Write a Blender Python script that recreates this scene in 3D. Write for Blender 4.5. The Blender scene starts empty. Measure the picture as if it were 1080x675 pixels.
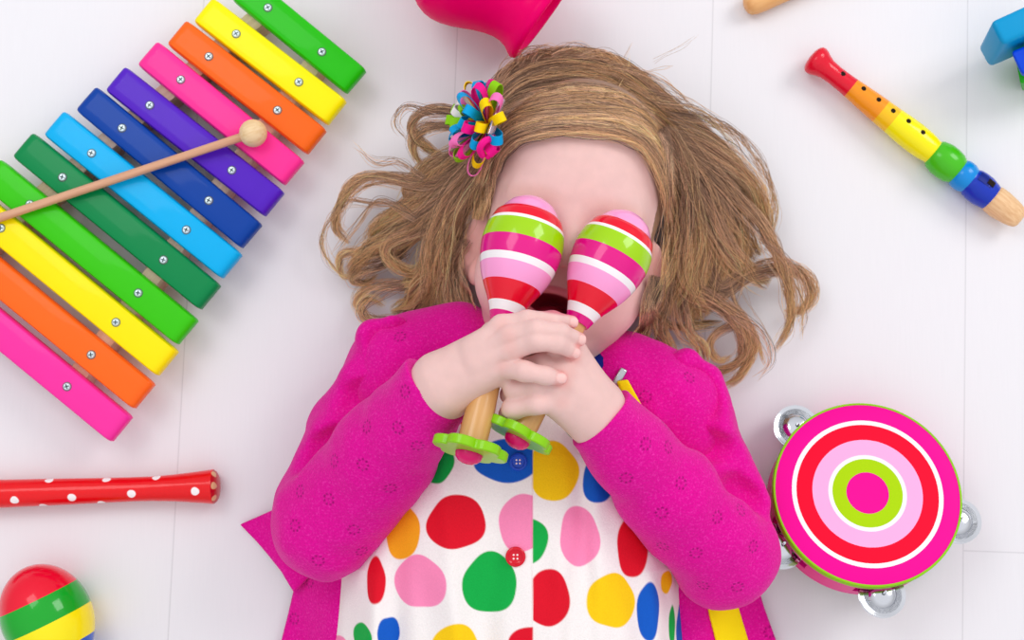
import bpy, bmesh, math
import numpy as np
from mathutils import Vector, Matrix

rng = np.random.default_rng(7)
sc = bpy.context.scene
COL = sc.collection

# ------------------------------------------------------------------ camera
CAM_H, TILT, FPX = 1.25, math.radians(5.0), 1500.0
CAM = np.array([0.0, -CAM_H * math.tan(TILT), CAM_H])
cd = bpy.data.cameras.new('camera')
cam = bpy.data.objects.new('camera', cd)
COL.objects.link(cam)
cam.location = CAM
cam.rotation_euler = (TILT, 0, 0)
cd.sensor_width = 36.0
cd.lens = 36.0 * FPX / 1080.0
cd.dof.use_dof = True
cd.dof.focus_distance = 1.07
cd.dof.aperture_fstop = 11.0
sc.camera = cam

# ------------------------------------------------------------------ world, lights, exposure
w = bpy.data.worlds.new('world')
sc.world = w
w.use_nodes = True
# a bright white room: a well lit ceiling overhead, softer walls all round
wn, wl = w.node_tree.nodes, w.node_tree.links
wt = wn.new('ShaderNodeTexCoord')
wx = wn.new('ShaderNodeSeparateXYZ')
wr = wn.new('ShaderNodeValToRGB')
wr.color_ramp.elements[0].position = 0.25
wr.color_ramp.elements[0].color = (0.60, 0.595, 0.615, 1)
wr.color_ramp.elements[1].position = 0.85
wr.color_ramp.elements[1].color = (0.96, 0.955, 0.985, 1)
wl.new(wt.outputs['Generated'], wx.inputs[0])
wl.new(wx.outputs['Z'], wr.inputs['Fac'])
wl.new(wr.outputs['Color'], wn['Background'].inputs[0])
wn['Background'].inputs[1].default_value = 1.0


def area_light(name, loc, target, size, size_y, energy, col):
    ld = bpy.data.lights.new(name, 'AREA')
    ld.shape = 'RECTANGLE'
    ld.size, ld.size_y, ld.energy, ld.color = size, size_y, energy, col
    o = bpy.data.objects.new(name, ld)
    COL.objects.link(o)
    o.location = loc
    o.rotation_euler = (Vector(target) - Vector(loc)).to_track_quat('-Z', 'Y').to_euler()
    return o


area_light('window_daylight', (1.75, 1.15, 1.75), (0, 0, 0), 0.9, 1.1, 20, (1.0, 0.99, 0.98))
area_light('window_daylight_opposite', (-0.9, 0.9, 2.0), (0, 0, 0), 0.9, 0.9, 9, (0.98, 0.99, 1.0))

sc.view_settings.view_transform = 'Standard'
sc.view_settings.look = 'None'
sc.view_settings.gamma = 1.0
sc.view_settings.use_curve_mapping = False
sc.view_settings.exposure = 0.0

# ------------------------------------------------------------------ picking points of the photograph at a known height
CT, ST = math.cos(TILT), math.sin(TILT)


def P(px, py, z=0.0):
    """world point at height z seen at photo position px, py (1080 x 675)"""
    px, py, z = np.broadcast_arrays(np.asarray(px, float), np.asarray(py, float), np.asarray(z, float))
    cx, cy = (px - 540.0) / FPX, -(py - 337.5) / FPX
    dx, dy, dz = cx, cy * CT + ST, cy * ST - CT
    t = (z - CAM[2]) / dz
    return np.stack([CAM[0] + dx * t, CAM[1] + dy * t, z], -1)


def S(z=0.0):
    return (CAM_H - z) / FPX / CT


def lin(c):
    out = []
    for v in c[:3]:
        v = v / 255.0
        out.append(v / 12.92 if v <= 0.04045 else ((v + 0.055) / 1.055) ** 2.4)
    return np.array(out)


# ------------------------------------------------------------------ materials
def nodes_of(m):
    m.use_nodes = True
    nt = m.node_tree
    return nt, nt.nodes['Principled BSDF']


def mat(name, rgb, rough=0.45, spec=0.5, coat=0.0, metal=0.0, vary=0.0, vscale=30.0, bump=0.0, bscale=200.0, sss=0.0):
    m = bpy.data.materials.new(name)
    nt, b = nodes_of(m)
    c = tuple(lin(rgb)) + (1,)
    b.inputs['Base Color'].default_value = c
    b.inputs['Roughness'].default_value = rough
    b.inputs['Metallic'].default_value = metal
    b.inputs['Specular IOR Level'].default_value = spec * 0.3
    b.inputs['Coat Weight'].default_value = coat * 0.55
    b.inputs['Coat Roughness'].default_value = 0.05
    tc = nt.nodes.new('ShaderNodeTexCoord')
    nz = nt.nodes.new('ShaderNodeTexNoise')
    nz.inputs['Scale'].default_value = vscale
    nz.inputs['Detail'].default_value = 3
    nt.links.new(tc.outputs['Object'], nz.inputs['Vector'])
    mix = nt.nodes.new('ShaderNodeMix')
    mix.data_type = 'RGBA'
    k = 1 - max(vary, 0.02)
    mix.inputs[6].default_value = tuple(np.array(c[:3]) * k) + (1,)
    mix.inputs[7].default_value = tuple(np.minimum(np.array(c[:3]) * (2 - k), 1)) + (1,)
    nt.links.new(nz.outputs['Fac'], mix.inputs[0])
    nt.links.new(mix.outputs[2], b.inputs['Base Color'])
    if bump:
        n2 = nt.nodes.new('ShaderNodeTexNoise')
        n2.inputs['Scale'].default_value = bscale
        bp = nt.nodes.new('ShaderNodeBump')
        bp.inputs['Strength'].default_value = bump
        bp.inputs['Distance'].default_value = 0.001
        nt.links.new(tc.outputs['Object'], n2.inputs['Vector'])
        nt.links.new(n2.outputs['Fac'], bp.inputs['Height'])
        nt.links.new(bp.outputs['Normal'], b.inputs['Normal'])
    return m


def wood(name, c1, c2, axis, scale=18.0, rough=0.5, coat=0.0):
    """pale timber with a grain running along axis"""
    m = bpy.data.materials.new(name)
    nt, b = nodes_of(m)
    tc = nt.nodes.new('ShaderNodeTexCoord')
    mp = nt.nodes.new('ShaderNodeMapping')
    mp.vector_type = 'TEXTURE'
    mp.inputs['Rotation'].default_value = Vector([float(q) for q in axis]).to_track_quat('X', 'Z').to_euler()
    mp.inputs['Scale'].default_value = (1 / scale, 1 / (scale * 14), 1 / (scale * 14))
    nz = nt.nodes.new('ShaderNodeTexNoise')
    nz.inputs['Scale'].default_value = 1.0
    nz.inputs['Detail'].default_value = 4
    rp = nt.nodes.new('ShaderNodeValToRGB')
    rp.color_ramp.elements[0].position = 0.3
    rp.color_ramp.elements[1].position = 0.7
    rp.color_ramp.elements[0].color = tuple(lin(c1)) + (1,)
    rp.color_ramp.elements[1].color = tuple(lin(c2)) + (1,)
    nt.links.new(tc.outputs['Object'], mp.inputs['Vector'])
    nt.links.new(mp.outputs['Vector'], nz.inputs['Vector'])
    nt.links.new(nz.outputs['Fac'], rp.inputs['Fac'])
    nt.links.new(rp.outputs['Color'], b.inputs['Base Color'])
    b.inputs['Roughness'].default_value = rough
    b.inputs['Coat Weight'].default_value = coat
    b.inputs['Coat Roughness'].default_value = 0.15
    return m


def attr_mat(name, rough=0.6, spec=0.3, coat=0.0, noise_amt=0.06, nscale=400.0, bump=0.0, bscale=600.0, sss=0.0, sheen=0.0, speck=None, aniso=0.0):
    """base colour from the mesh's own 'Col' colour attribute, with a fine procedural variation"""
    m = bpy.data.materials.new(name)
    nt, b = nodes_of(m)
    at = nt.nodes.new('ShaderNodeAttribute')
    at.attribute_name = 'Col'
    tc = nt.nodes.new('ShaderNodeTexCoord')
    nz = nt.nodes.new('ShaderNodeTexNoise')
    nz.inputs['Scale'].default_value = nscale
    nz.inputs['Detail'].default_value = 2
    nt.links.new(tc.outputs['Object'], nz.inputs['Vector'])
    mr = nt.nodes.new('ShaderNodeMapRange')
    mr.inputs['From Min'].default_value = 0.3
    mr.inputs['From Max'].default_value = 0.7
    mr.inputs['To Min'].default_value = 1 - noise_amt
    mr.inputs['To Max'].default_value = 1 + noise_amt
    nt.links.new(nz.outputs['Fac'], mr.inputs['Value'])
    vm = nt.nodes.new('ShaderNodeVectorMath')
    vm.operation = 'SCALE'
    nt.links.new(at.outputs['Color'], vm.inputs[0])
    nt.links.new(mr.outputs['Result'], vm.inputs['Scale'])
    col = vm.outputs['Vector']
    if speck is not None:
        n3 = nt.nodes.new('ShaderNodeTexNoise')
        n3.inputs['Scale'].default_value = 520
        n3.inputs['Detail'].default_value = 3
        nt.links.new(tc.outputs['Object'], n3.inputs['Vector'])
        m3 = nt.nodes.new('ShaderNodeMapRange')
        m3.inputs['From Min'].default_value = 0.52
        m3.inputs['From Max'].default_value = 0.75
        m3.inputs['To Max'].default_value = 0.55
        nt.links.new(n3.outputs['Fac'], m3.inputs['Value'])
        mx = nt.nodes.new('ShaderNodeMix')
        mx.data_type = 'RGBA'
        nt.links.new(m3.outputs['Result'], mx.inputs[0])
        nt.links.new(col, mx.inputs[6])
        mx.inputs[7].default_value = tuple(lin(speck)) + (1,)
        col = mx.outputs[2]
    nt.links.new(col, b.inputs['Base Color'])
    b.inputs['Roughness'].default_value = rough
    b.inputs['Specular IOR Level'].default_value = spec
    b.inputs['Coat Weight'].default_value = coat
    b.inputs['Coat Roughness'].default_value = 0.06
    if sss:
        b.inputs['Subsurface Weight'].default_value = sss
        b.inputs['Subsurface Radius'].default_value = (1.0, 0.35, 0.2)
        b.inputs['Subsurface Scale'].default_value = 0.004
    if sheen:
        b.inputs['Sheen Weight'].default_value = sheen
        b.inputs['Sheen Roughness'].default_value = 0.4
        b.inputs['Sheen Tint'].default_value = (1.0, 0.55, 0.85, 1)
    if bump:
        n2 = nt.nodes.new('ShaderNodeTexNoise')
        n2.inputs['Scale'].default_value = bscale
        n2.inputs['Detail'].default_value = 2
        bp = nt.nodes.new('ShaderNodeBump')
        bp.inputs['Strength'].default_value = bump
        bp.inputs['Distance'].default_value = 0.0015
        nt.links.new(tc.outputs['Object'], n2.inputs['Vector'])
        nt.links.new(n2.outputs['Fac'], bp.inputs['Height'])
        nt.links.new(bp.outputs['Normal'], b.inputs['Normal'])
    return m


# ------------------------------------------------------------------ object helpers
def tag(o, label=None, cat=None, group=None, kind=None):
    if label: o['label'] = label
    if cat: o['category'] = cat
    if group: o['group'] = group
    if kind: o['kind'] = kind
    return o


def thing(name, loc, label, cat, group=None):
    o = bpy.data.objects.new(name, None)
    COL.objects.link(o)
    o.location = Vector([float(v) for v in loc])
    o.empty_display_size = 0.05
    return tag(o, label, cat, group)


def world_origin(o):
    v = Vector((0, 0, 0))
    while o is not None:
        v += o.location
        o = o.parent
    return v


def make(name, verts, faces, mats, parent=None, midx=None, col=None, smooth=True, sharp=None, loc=None):
    """links ONE mesh object; verts in world space"""
    verts = np.asarray(verts, np.float64)
    me = bpy.data.meshes.new(name)
    base = np.array(world_origin(parent)) if parent is not None else (np.array(loc, float) if loc is not None else np.zeros(3))
    v = (verts - base).astype(np.float32)
    if isinstance(faces, np.ndarray):
        nv = faces.shape[1]
        me.vertices.add(len(v))
        me.vertices.foreach_set('co', v.ravel())
        me.loops.add(faces.size)
        me.loops.foreach_set('vertex_index', faces.astype(np.int32).ravel())
        me.polygons.add(len(faces))
        me.polygons.foreach_set('loop_start', np.arange(0, faces.size, nv, dtype=np.int32))
        me.update(calc_edges=True)
    else:
        me.from_pydata([tuple(map(float, p)) for p in v], [], [tuple(int(i) for i in f) for f in faces])
    if not isinstance(mats, (list, tuple)):
        mats = [mats]
    for m in mats:
        me.materials.append(m)
    n = len(me.polygons)
    if midx is not None:
        me.polygons.foreach_set('material_index', np.asarray(midx, np.int32))
    me.polygons.foreach_set('use_smooth', np.full(n, smooth, dtype=bool))
    if col is not None:
        a = me.color_attributes.new('Col', 'FLOAT_COLOR', 'POINT')
        c4 = np.ones((len(v), 4), np.float32)
        c4[:, :3] = col
        a.data.foreach_set('color', c4.ravel())
    me.validate()
    me.update()
    if sharp is not None and smooth:
        me.set_sharp_from_angle(angle=math.radians(sharp))
    o = bpy.data.objects.new(name, me)
    COL.objects.link(o)
    if parent is not None:
        o.parent = parent
    elif loc is not None:
        o.location = Vector([float(q) for q in loc])
    return o


def frame(d):
    d = np.asarray(d, float)
    d = d / np.linalg.norm(d)
    up = np.array([0, 0, 1.0]) if abs(d[2]) < 0.9 else np.array([0, 1.0, 0])
    a = np.cross(up, d)
    a /= np.linalg.norm(a)
    return d, a, np.cross(d, a)


class MB:
    def __init__(s):
        s.v, s.f, s.m = [], [], []

    def add(s, v, f, m=0):
        b = len(s.v)
        s.v += [tuple(p) for p in v]
        s.f += [tuple(i + b for i in q) for q in f]
        s.m += ([m] * len(f) if isinstance(m, int) else list(m))
        return s

    def lathe(s, o, d, prof, n=48, sx=1.0, sy=1.0):
        """prof: (distance, radius, material of the band that starts here)"""
        o = np.asarray(o, float)
        d, a, b = frame(d)
        V, F, M = [], [], []
        th = np.linspace(0, 2 * math.pi, n, endpoint=False)
        for (t, r, *_) in prof:
            for q in th:
                V.append(o + d * t + a * (r * sx * math.cos(q)) + b * (r * sy * math.sin(q)))
        for i in range(len(prof) - 1):
            m = prof[i][2] if len(prof[i]) > 2 else 0
            for j in range(n):
                k = (j + 1) % n
                F.append((i * n + j, i * n + k, (i + 1) * n + k, (i + 1) * n + j))
                M.append(m)
        for i, rev in ((0, True), (len(prof) - 1, False)):
            if prof[i][1] > 1e-9:
                c = list(range(i * n, i * n + n))
                F.append(tuple(c[::-1] if rev else c))
                M.append(prof[min(i, len(prof) - 2)][2] if len(prof[i]) > 2 else 0)
        return s.add(V, F, M)

    def tube(s, pts, r, n=10, m=0, caps=True):
        pts = np.asarray(pts, float)
        k = len(pts)
        r = np.broadcast_to(np.asarray(r, float), (k,))
        T = np.gradient(pts, axis=0)
        V, F = [], []
        a_prev = None
        for i in range(k):
            d, a, b = frame(T[i])
            if a_prev is not None:
                a = a_prev - d * np.dot(a_prev, d)
                a /= np.linalg.norm(a)
                b = np.cross(d, a)
            a_prev = a
            for j in range(n):
                q = 2 * math.pi * j / n
                V.append(pts[i] + r[i] * (a * math.cos(q) + b * math.sin(q)))
        for i in range(k - 1):
            for j in range(n):
                jj = (j + 1) % n
                F.append((i * n + j, i * n + jj, (i + 1) * n + jj, (i + 1) * n + j))
        if caps:
            F.append(tuple(range(n))[::-1])
            F.append(tuple(range((k - 1) * n, k * n)))
        return s.add(V, F, m)

    def build(s, name, mats, parent=None, smooth=True, sharp=40, **kw):
        return make(name, s.v, s.f, mats, parent, midx=s.m, smooth=smooth, sharp=sharp, **kw)


def bevelled(verts, faces, width, seg=3):
    """solid with rounded edges; returns verts, faces"""
    bm = bmesh.new()
    vs = [bm.verts.new(tuple(map(float, p))) for p in verts]
    for f in faces:
        bm.faces.new([vs[i] for i in f])
    bmesh.ops.recalc_face_normals(bm, faces=bm.faces)
    bmesh.ops.bevel(bm, geom=list(bm.edges), offset=width, segments=seg, profile=0.5, affect='EDGES', clamp_overlap=True)
    bm.verts.index_update()
    V = [tuple(v.co) for v in bm.verts]
    F = [tuple(v.index for v in f.verts) for f in bm.faces]
    bm.free()
    return V, F


HEX = [(0, 3, 2, 1), (4, 5, 6, 7), (0, 1, 5, 4), (1, 2, 6, 5), (2, 3, 7, 6), (3, 0, 4, 7)]


def catmull(p, n):
    p = np.asarray(p, float)
    k = len(p)
    q = np.vstack([2 * p[0] - p[1], p, 2 * p[-1] - p[-2]])
    t = np.linspace(0, k - 1 - 1e-9, n)
    i = t.astype(int)
    f = (t - i)[:, None]
    a, b, c, d = q[i], q[i + 1], q[i + 2], q[i + 3]
    return 0.5 * ((2 * b) + (c - a) * f + (2 * a - 5 * b + 4 * c - d) * f ** 2 + (3 * b - a - 3 * c + d) * f ** 3)


# ------------------------------------------------------------------ smooth solids on a grid (for skin and cloth)
class Vol:
    def __init__(s, lo, hi, h):
        s.o = np.asarray(lo, float)
        s.h = h
        s.n = np.ceil((np.asarray(hi, float) - s.o) / h).astype(int) + 1
        s.F = np.full(tuple(s.n), 1.0, np.float32)

    def box(s, lo, hi):
        i0 = np.maximum(np.floor((np.asarray(lo) - s.o) / s.h).astype(int), 0)
        i1 = np.minimum(np.ceil((np.asarray(hi) - s.o) / s.h).astype(int) + 1, s.n)
        if np.any(i1 <= i0):
            return None, None
        sl = tuple(slice(a, b) for a, b in zip(i0, i1))
        ax = [(s.o[k] + np.arange(i0[k], i1[k]) * s.h).astype(np.float32) for k in range(3)]
        return sl, np.meshgrid(*ax, indexing='ij', sparse=True)

    def comb(s, sl, d, k, op):
        F = s.F[sl]
        if op == 'add':
            if k > 0:
                hh = np.maximum(k - np.abs(F - d), 0) / k
                s.F[sl] = np.minimum(F, d) - hh * hh * (k * 0.25)
            else:
                s.F[sl] = np.minimum(F, d)
        else:
            if k > 0:
                hh = np.maximum(k - np.abs(F + d), 0) / k
                s.F[sl] = np.maximum(F, -d) + hh * hh * (k * 0.25)
            else:
                s.F[sl] = np.maximum(F, -d)

    def rc(s, a, b, ra, rb, k=0.004, op='add'):
        """tapered capsule"""
        a, b = np.asarray(a, float), np.asarray(b, float)
        R = max(ra, rb) + k + 4 * s.h
        sl, g = s.box(np.minimum(a, b) - R, np.maximum(a, b) + R)
        if sl is None: return s
        X, Y, Z = g
        ba = b - a
        L2 = max(float(ba @ ba), 1e-12)
        t = np.clip(((X - a[0]) * ba[0] + (Y - a[1]) * ba[1] + (Z - a[2]) * ba[2]) / L2, 0, 1)
        d = np.sqrt((X - a[0] - t * ba[0]) ** 2 + (Y - a[1] - t * ba[1]) ** 2 + (Z - a[2] - t * ba[2]) ** 2) - (ra + (rb - ra) * t)
        s.comb(sl, d.astype(np.float32), k, op)
        return s

    def chain(s, pts, rs, k=0.004):
        for i in range(len(pts) - 1):
            s.rc(pts[i], pts[i + 1], rs[i], rs[i + 1], k)
        return s

    def ell(s, c, r, k=0.004, R=None, op='add'):
        c, r = np.asarray(c, float), np.asarray(r, float)
        M = np.eye(3) if R is None else np.asarray(R)   # columns = local axes
        ext = np.sqrt(((M * r) ** 2).sum(1)) + k + 4 * s.h
        sl, g = s.box(c - ext, c + ext)
        if sl is None: return s
        X, Y, Z = g[0] - c[0], g[1] - c[1], g[2] - c[2]
        k0 = 0
        k1 = 0
        for j in range(3):
            q = X * M[0, j] + Y * M[1, j] + Z * M[2, j]
            k0 = k0 + (q / r[j]) ** 2
            k1 = k1 + (q / r[j] ** 2) ** 2
        k0 = np.sqrt(k0)
        d = k0 * (k0 - 1) / np.sqrt(np.maximum(k1, 1e-12))
        s.comb(sl, d.astype(np.float32), k, op)
        return s

    def cut(s, p, n):
        """keeps the side behind the plane"""
        n = np.asarray(n, float) / np.linalg.norm(n)
        ax = [(s.o[k] + np.arange(s.n[k]) * s.h).astype(np.float32) for k in range(3)]
        X, Y, Z = np.meshgrid(*ax, indexing='ij', sparse=True)
        d = (X - p[0]) * n[0] + (Y - p[1]) * n[1] + (Z - p[2]) * n[2]
        s.F = np.maximum(s.F, d.astype(np.float32))
        return s

    def offset_noise(s, fn):
        ax = [(s.o[k] + np.arange(s.n[k]) * s.h).astype(np.float32) for k in range(3)]
        idx = np.argwhere(np.abs(s.F) < 0.012)
        p = s.o + idx * s.h
        s.F[idx[:, 0], idx[:, 1], idx[:, 2]] -= fn(p).astype(np.float32)
        return s

    def mesh(s):
        F = s.F
        I = (F < 0)
        Iu = I.astype(np.uint8)
        nx, ny, nz = F.shape
        c = np.zeros((nx - 1, ny - 1, nz - 1), np.uint8)
        for dx in (0, 1):
            for dy in (0, 1):
                for dz in (0, 1):
                    c += Iu[dx:nx - 1 + dx, dy:ny - 1 + dy, dz:nz - 1 + dz]
        act = np.argwhere((c > 0) & (c < 8))
        idm = np.full(c.shape, -1, np.int32)
        idm[act[:, 0], act[:, 1], act[:, 2]] = np.arange(len(act))
        corners = [(i >> 2 & 1, i >> 1 & 1, i & 1) for i in range(8)]
        val = np.stack([F[act[:, 0] + a, act[:, 1] + b, act[:, 2] + e] for a, b, e in corners], 1)
        pos = np.zeros((len(act), 3))
        cnt = np.zeros(len(act))
        for i in range(8):
            for j in range(i + 1, 8):
                if sum(abs(corners[i][q] - corners[j][q]) for q in range(3)) != 1:
                    continue
                va, vb = val[:, i], val[:, j]
                x = (va < 0) != (vb < 0)
                t = np.where(x, va / np.where(x, va - vb, 1), 0)
                ca, cb = np.array(corners[i], float), np.array(corners[j], float)
                pos += np.where(x[:, None], ca + t[:, None] * (cb - ca), 0)
                cnt += x
        V = s.o + (act + pos / cnt[:, None]) * s.h
        faces = []
        for ax in range(3):
            A = [slice(None)] * 3
            B = [slice(None)] * 3
            A[ax] = slice(0, -1)
            B[ax] = slice(1, None)
            sg = I[tuple(A)] != I[tuple(B)]
            e = np.argwhere(sg)
            u, v = [(1, 2), (2, 0), (0, 1)][ax]
            ok = (e[:, u] > 0) & (e[:, v] > 0) & (e[:, u] < c.shape[u]) & (e[:, v] < c.shape[v])
            e = e[ok]
            q = []
            for (du, dv) in ((-1, -1), (0, -1), (0, 0), (-1, 0)):
                x = e.copy()
                x[:, u] += du
                x[:, v] += dv
                q.append(idm[x[:, 0], x[:, 1], x[:, 2]])
            q = np.stack(q, 1)
            ins = I[e[:, 0], e[:, 1], e[:, 2]]
            q[~ins] = q[~ins][:, ::-1]
            faces.append(q)
        Fc = np.vstack(faces)
        Fc = Fc[(Fc >= 0).all(1)]
        return V, Fc

    def top(s):
        """height map of the solid's upper surface (0 where empty)"""
        I = s.F < 0
        anyc = I.any(2)
        k = I.shape[2] - 1 - np.argmax(I[:, :, ::-1], axis=2)
        return np.where(anyc, s.o[2] + k * s.h, 0.0)


def waves(seed, n, lam, amp):
    r = np.random.default_rng(seed)
    D = r.normal(size=(n, 3))
    D /= np.linalg.norm(D, axis=1)[:, None]
    Kk = D * (2 * math.pi / (lam * r.uniform(0.7, 1.4, n)))[:, None]
    ph = r.uniform(0, 6.28, n)

    def fn(p):
        return amp * np.sin(p @ Kk.T + ph).sum(1) / math.sqrt(n)
    return fn


def smooth01(x):
    x = np.clip(x, 0, 1)
    return x * x * (3 - 2 * x)


# ================================================================== SETTING: white painted plank floor
def floor_material():
    m = bpy.data.materials.new('white_planks')
    nt, b = nodes_of(m)
    N, L = nt.nodes, nt.links
    tc = N.new('ShaderNodeTexCoord')
    mp = N.new('ShaderNodeMapping')
    mp.vector_type = 'TEXTURE'
    p0, p1 = P(749, 130), P(1024, 300)
    ang = -0.036
    mp.inputs['Rotation'].default_value = (0, 0, ang)
    mp.inputs['Location'].default_value = (p0[0], p0[1], 0)
    L.new(tc.outputs['Object'], mp.inputs['Vector'])
    sx = N.new('ShaderNodeSeparateXYZ')
    L.new(mp.outputs['Vector'], sx.inputs[0])
    W = 0.229

    def mth(op, a, bb=None, c=None):
        n = N.new('ShaderNodeMath')
        n.operation = op
        for i, q in enumerate((a, bb, c)):
            if q is None: continue
            if isinstance(q, (int, float)): n.inputs[i].default_value = q
            else: L.new(q, n.inputs[i])
        return n.outputs[0]
    u = mth('MULTIPLY', sx.outputs['X'], 1 / W)
    du = mth('MULTIPLY', mth('PINGPONG', u, 0.5), W)          # distance to the nearest long seam
    cell = mth('FLOOR', u)
    stag = mth('MULTIPLY', mth('FRACT', mth('MULTIPLY', cell, 0.41)), 2.4)
    yj = float(P(1052, 571)[1] - p0[1])
    v = mth('MULTIPLY', mth('ADD', mth('SUBTRACT', sx.outputs['Y'], yj + 2.4 * 0.41), stag), 1 / 2.4)
    dv = mth('MULTIPLY', mth('PINGPONG', v, 0.5), 2.4)
    d = mth('MINIMUM', du, dv)
    seam = mth('SUBTRACT', 1.0, mth('SMOOTH_MIN', mth('DIVIDE', d, 0.0009), 1.0, 0.2))
    seam = mth('MULTIPLY', seam, 0.42)
    nz = N.new('ShaderNodeTexNoise')
    m2 = N.new('ShaderNodeMapping')
    m2.inputs['Scale'].default_value = (160, 6, 1)
    L.new(tc.outputs['Object'], m2.inputs['Vector'])
    L.new(m2.outputs['Vector'], nz.inputs['Vector'])
    nz.inputs['Detail'].default_value = 4
    rp = N.new('ShaderNodeValToRGB')
    rp.color_ramp.elements[0].color = (0.795, 0.782, 0.81, 1)
    rp.color_ramp.elements[1].color = (0.83, 0.818, 0.845, 1)
    L.new(nz.outputs['Fac'], rp.inputs['Fac'])
    mx = N.new('ShaderNodeMix')
    mx.data_type = 'RGBA'
    L.new(seam, mx.inputs[0])
    L.new(rp.outputs['Color'], mx.inputs[6])
    mx.inputs[7].default_value = (0.42, 0.41, 0.43, 1)
    L.new(mx.outputs[2], b.inputs['Base Color'])
    b.inputs['Roughness'].default_value = 0.42
    b.inputs['Specular IOR Level'].default_value = 0.3
    return m


fl = MB()
fl.add([(-2.5, -2.5, -0.03), (2.5, -2.5, -0.03), (2.5, 2.5, -0.03), (-2.5, 2.5, -0.03),
        (-2.5, -2.5, 0), (2.5, -2.5, 0), (2.5, 2.5, 0), (-2.5, 2.5, 0)], HEX)
tag(fl.build('floor', floor_material(), smooth=False), kind='structure')

# ================================================================== PERSON
person = thing('person', P(545, 500, 0),
               'person lying on the white floor in a magenta cardigan, holding maracas over the eyes', 'person')

# ---- head frame
PHI = math.radians(11)
HO = P(601, 240, 0.100)
HR = np.array([[math.cos(PHI), math.sin(PHI), 0], [-math.sin(PHI), math.cos(PHI), 0], [0, 0, 1]])   # columns: right, up, out


def H(x, y, z):
    return HO + HR @ np.array([x, y, z], float)


def Hloc(p):
    return (np.asarray(p) - HO) @ HR


vol = Vol((P(270, 0, 0)[0], P(0, 760, 0.05)[1], -0.004), (P(840, 0, 0)[0], P(0, 35, 0.05)[1], 0.262), 0.00125)
# head
vol.ell(H(0, 0.045, -0.020), (0.075, 0.083, 0.078), 0, HR)
vol.ell(H(0, -0.030, -0.010), (0.069, 0.087, 0.056), 0.02, HR)
for s_ in (-1, 1):
    vol.ell(H(0.036 * s_, -0.052, 0.020), (0.030, 0.032, 0.026), 0.02, HR)
vol.ell(H(-0.002, -0.100, 0.014), (0.023, 0.017, 0.018), 0.02, HR)
vol.ell(H(0, 0.012, 0.036), (0.052, 0.018, 0.012), 0.02, HR)          # brow
for s_ in (-1, 1):
    vol.ell(H(0.033 * s_, -0.008, 0.060), (0.019, 0.012, 0.011), 0.012, HR, 'sub')
    vol.ell(H(0.033 * s_, -0.008, 0.042), (0.0135, 0.0105, 0.0105), 0.004, HR)      # closed lids
vol.rc(H(0, -0.002, 0.045), H(0.001, -0.030, 0.057), 0.0065, 0.0085, 0.012)
vol.ell(H(0.001, -0.032, 0.057), (0.0085, 0.0075, 0.007), 0.005, HR)
for s_ in (-1, 1):
    vol.ell(H(0.0095 * s_ + 0.001, -0.034, 0.050), (0.006, 0.0055, 0.006), 0.005, HR)
    vol.ell(H(0.0052 * s_ + 0.001, -0.0395, 0.052), (0.0028, 0.002, 0.004), 0.002, HR, 'sub')
# mouth: open, lips round it
vol.ell(H(-0.003, -0.071, 0.036), (0.030, 0.022, 0.018), 0.015, HR)
for (x0, y0, x1, y1, r0, r1) in ((-0.025, -0.0675, -0.012, -0.0590, .0028, .0038), (-0.012, -0.0590, -0.003, -0.0600, .0038, .0034),
                                 (-0.003, -0.0600, 0.006, -0.0590, .0034, .0038), (0.006, -0.0590, 0.019, -0.0675, .0038, .0028),
                                 (-0.025, -0.0675, -0.014, -0.0805, .0028, .0042), (-0.014, -0.0805, 0.008, -0.0805, .0045, .0045), (0.008, -0.0805, 0.019, -0.0675, .0042, .0028)):
    vol.rc(H(x0, y0, 0.0475), H(x1, y1, 0.0495), r0, r1, 0.004)
vol.ell(H(-0.003, -0.0700, 0.052), (0.0185, 0.0082, 0.024), 0.003, HR, 'sub')
vol.ell(H(-0.003, -0.0765, 0.036), (0.013, 0.007, 0.008), 0.003, HR)    # tongue
# ears
for s_ in (-1, 1):
    c = H(0.0725 * s_, -0.026, -0.020)
    tiltm = HR @ np.array(Matrix.Rotation(math.radians(-38 * s_), 3, 'Y'))
    vol.ell(c, (0.0055, 0.030, 0.0185), 0.005, tiltm)
    vol.ell(H(0.0685 * s_, -0.050, -0.012), (0.006, 0.0095, 0.008), 0.006, HR)
    vol.ell(c + tiltm @ np.array([0.0045 * s_, 0.004, 0.001]), (0.0035, 0.019, 0.010), 0.003, tiltm, 'sub')
    vol.ell(c + tiltm @ np.array([0.002 * s_, -0.001, 0.012]), (0.003, 0.007, 0.0035), 0.003, tiltm)
# neck, torso
vol.rc(H(0, -0.055, -0.035), P(556, 425, 0.062), 0.038, 0.042, 0.02)
vol.ell(P(543, 560, 0.062), (0.112, 0.17, 0.055), 0.03)
vol.rc(P(460, 415, 0.064), P(650, 435, 0.064), 0.036, 0.036, 0.03)

# ---- arms and hands.  A = the arm on the left of the photo, B = the arm on its right
A_sh, A_el, A_wr = P(432, 400, 0.064), P(340, 552, 0.060), P(464, 407, 0.192)
B_sh, B_el, B_wr = P(700, 440, 0.064), P(768, 582, 0.060), P(630, 437, 0.180)
vol.rc(A_sh, A_el, 0.030, 0.025, 0.02)
vol.rc(A_el, A_wr, 0.027, 0.0228, 0.012)
vol.rc(B_sh, B_el, 0.030, 0.025, 0.02)
vol.rc(B_el, B_wr, 0.027, 0.0218, 0.012)


def px(p):
    return P(*p)


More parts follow.
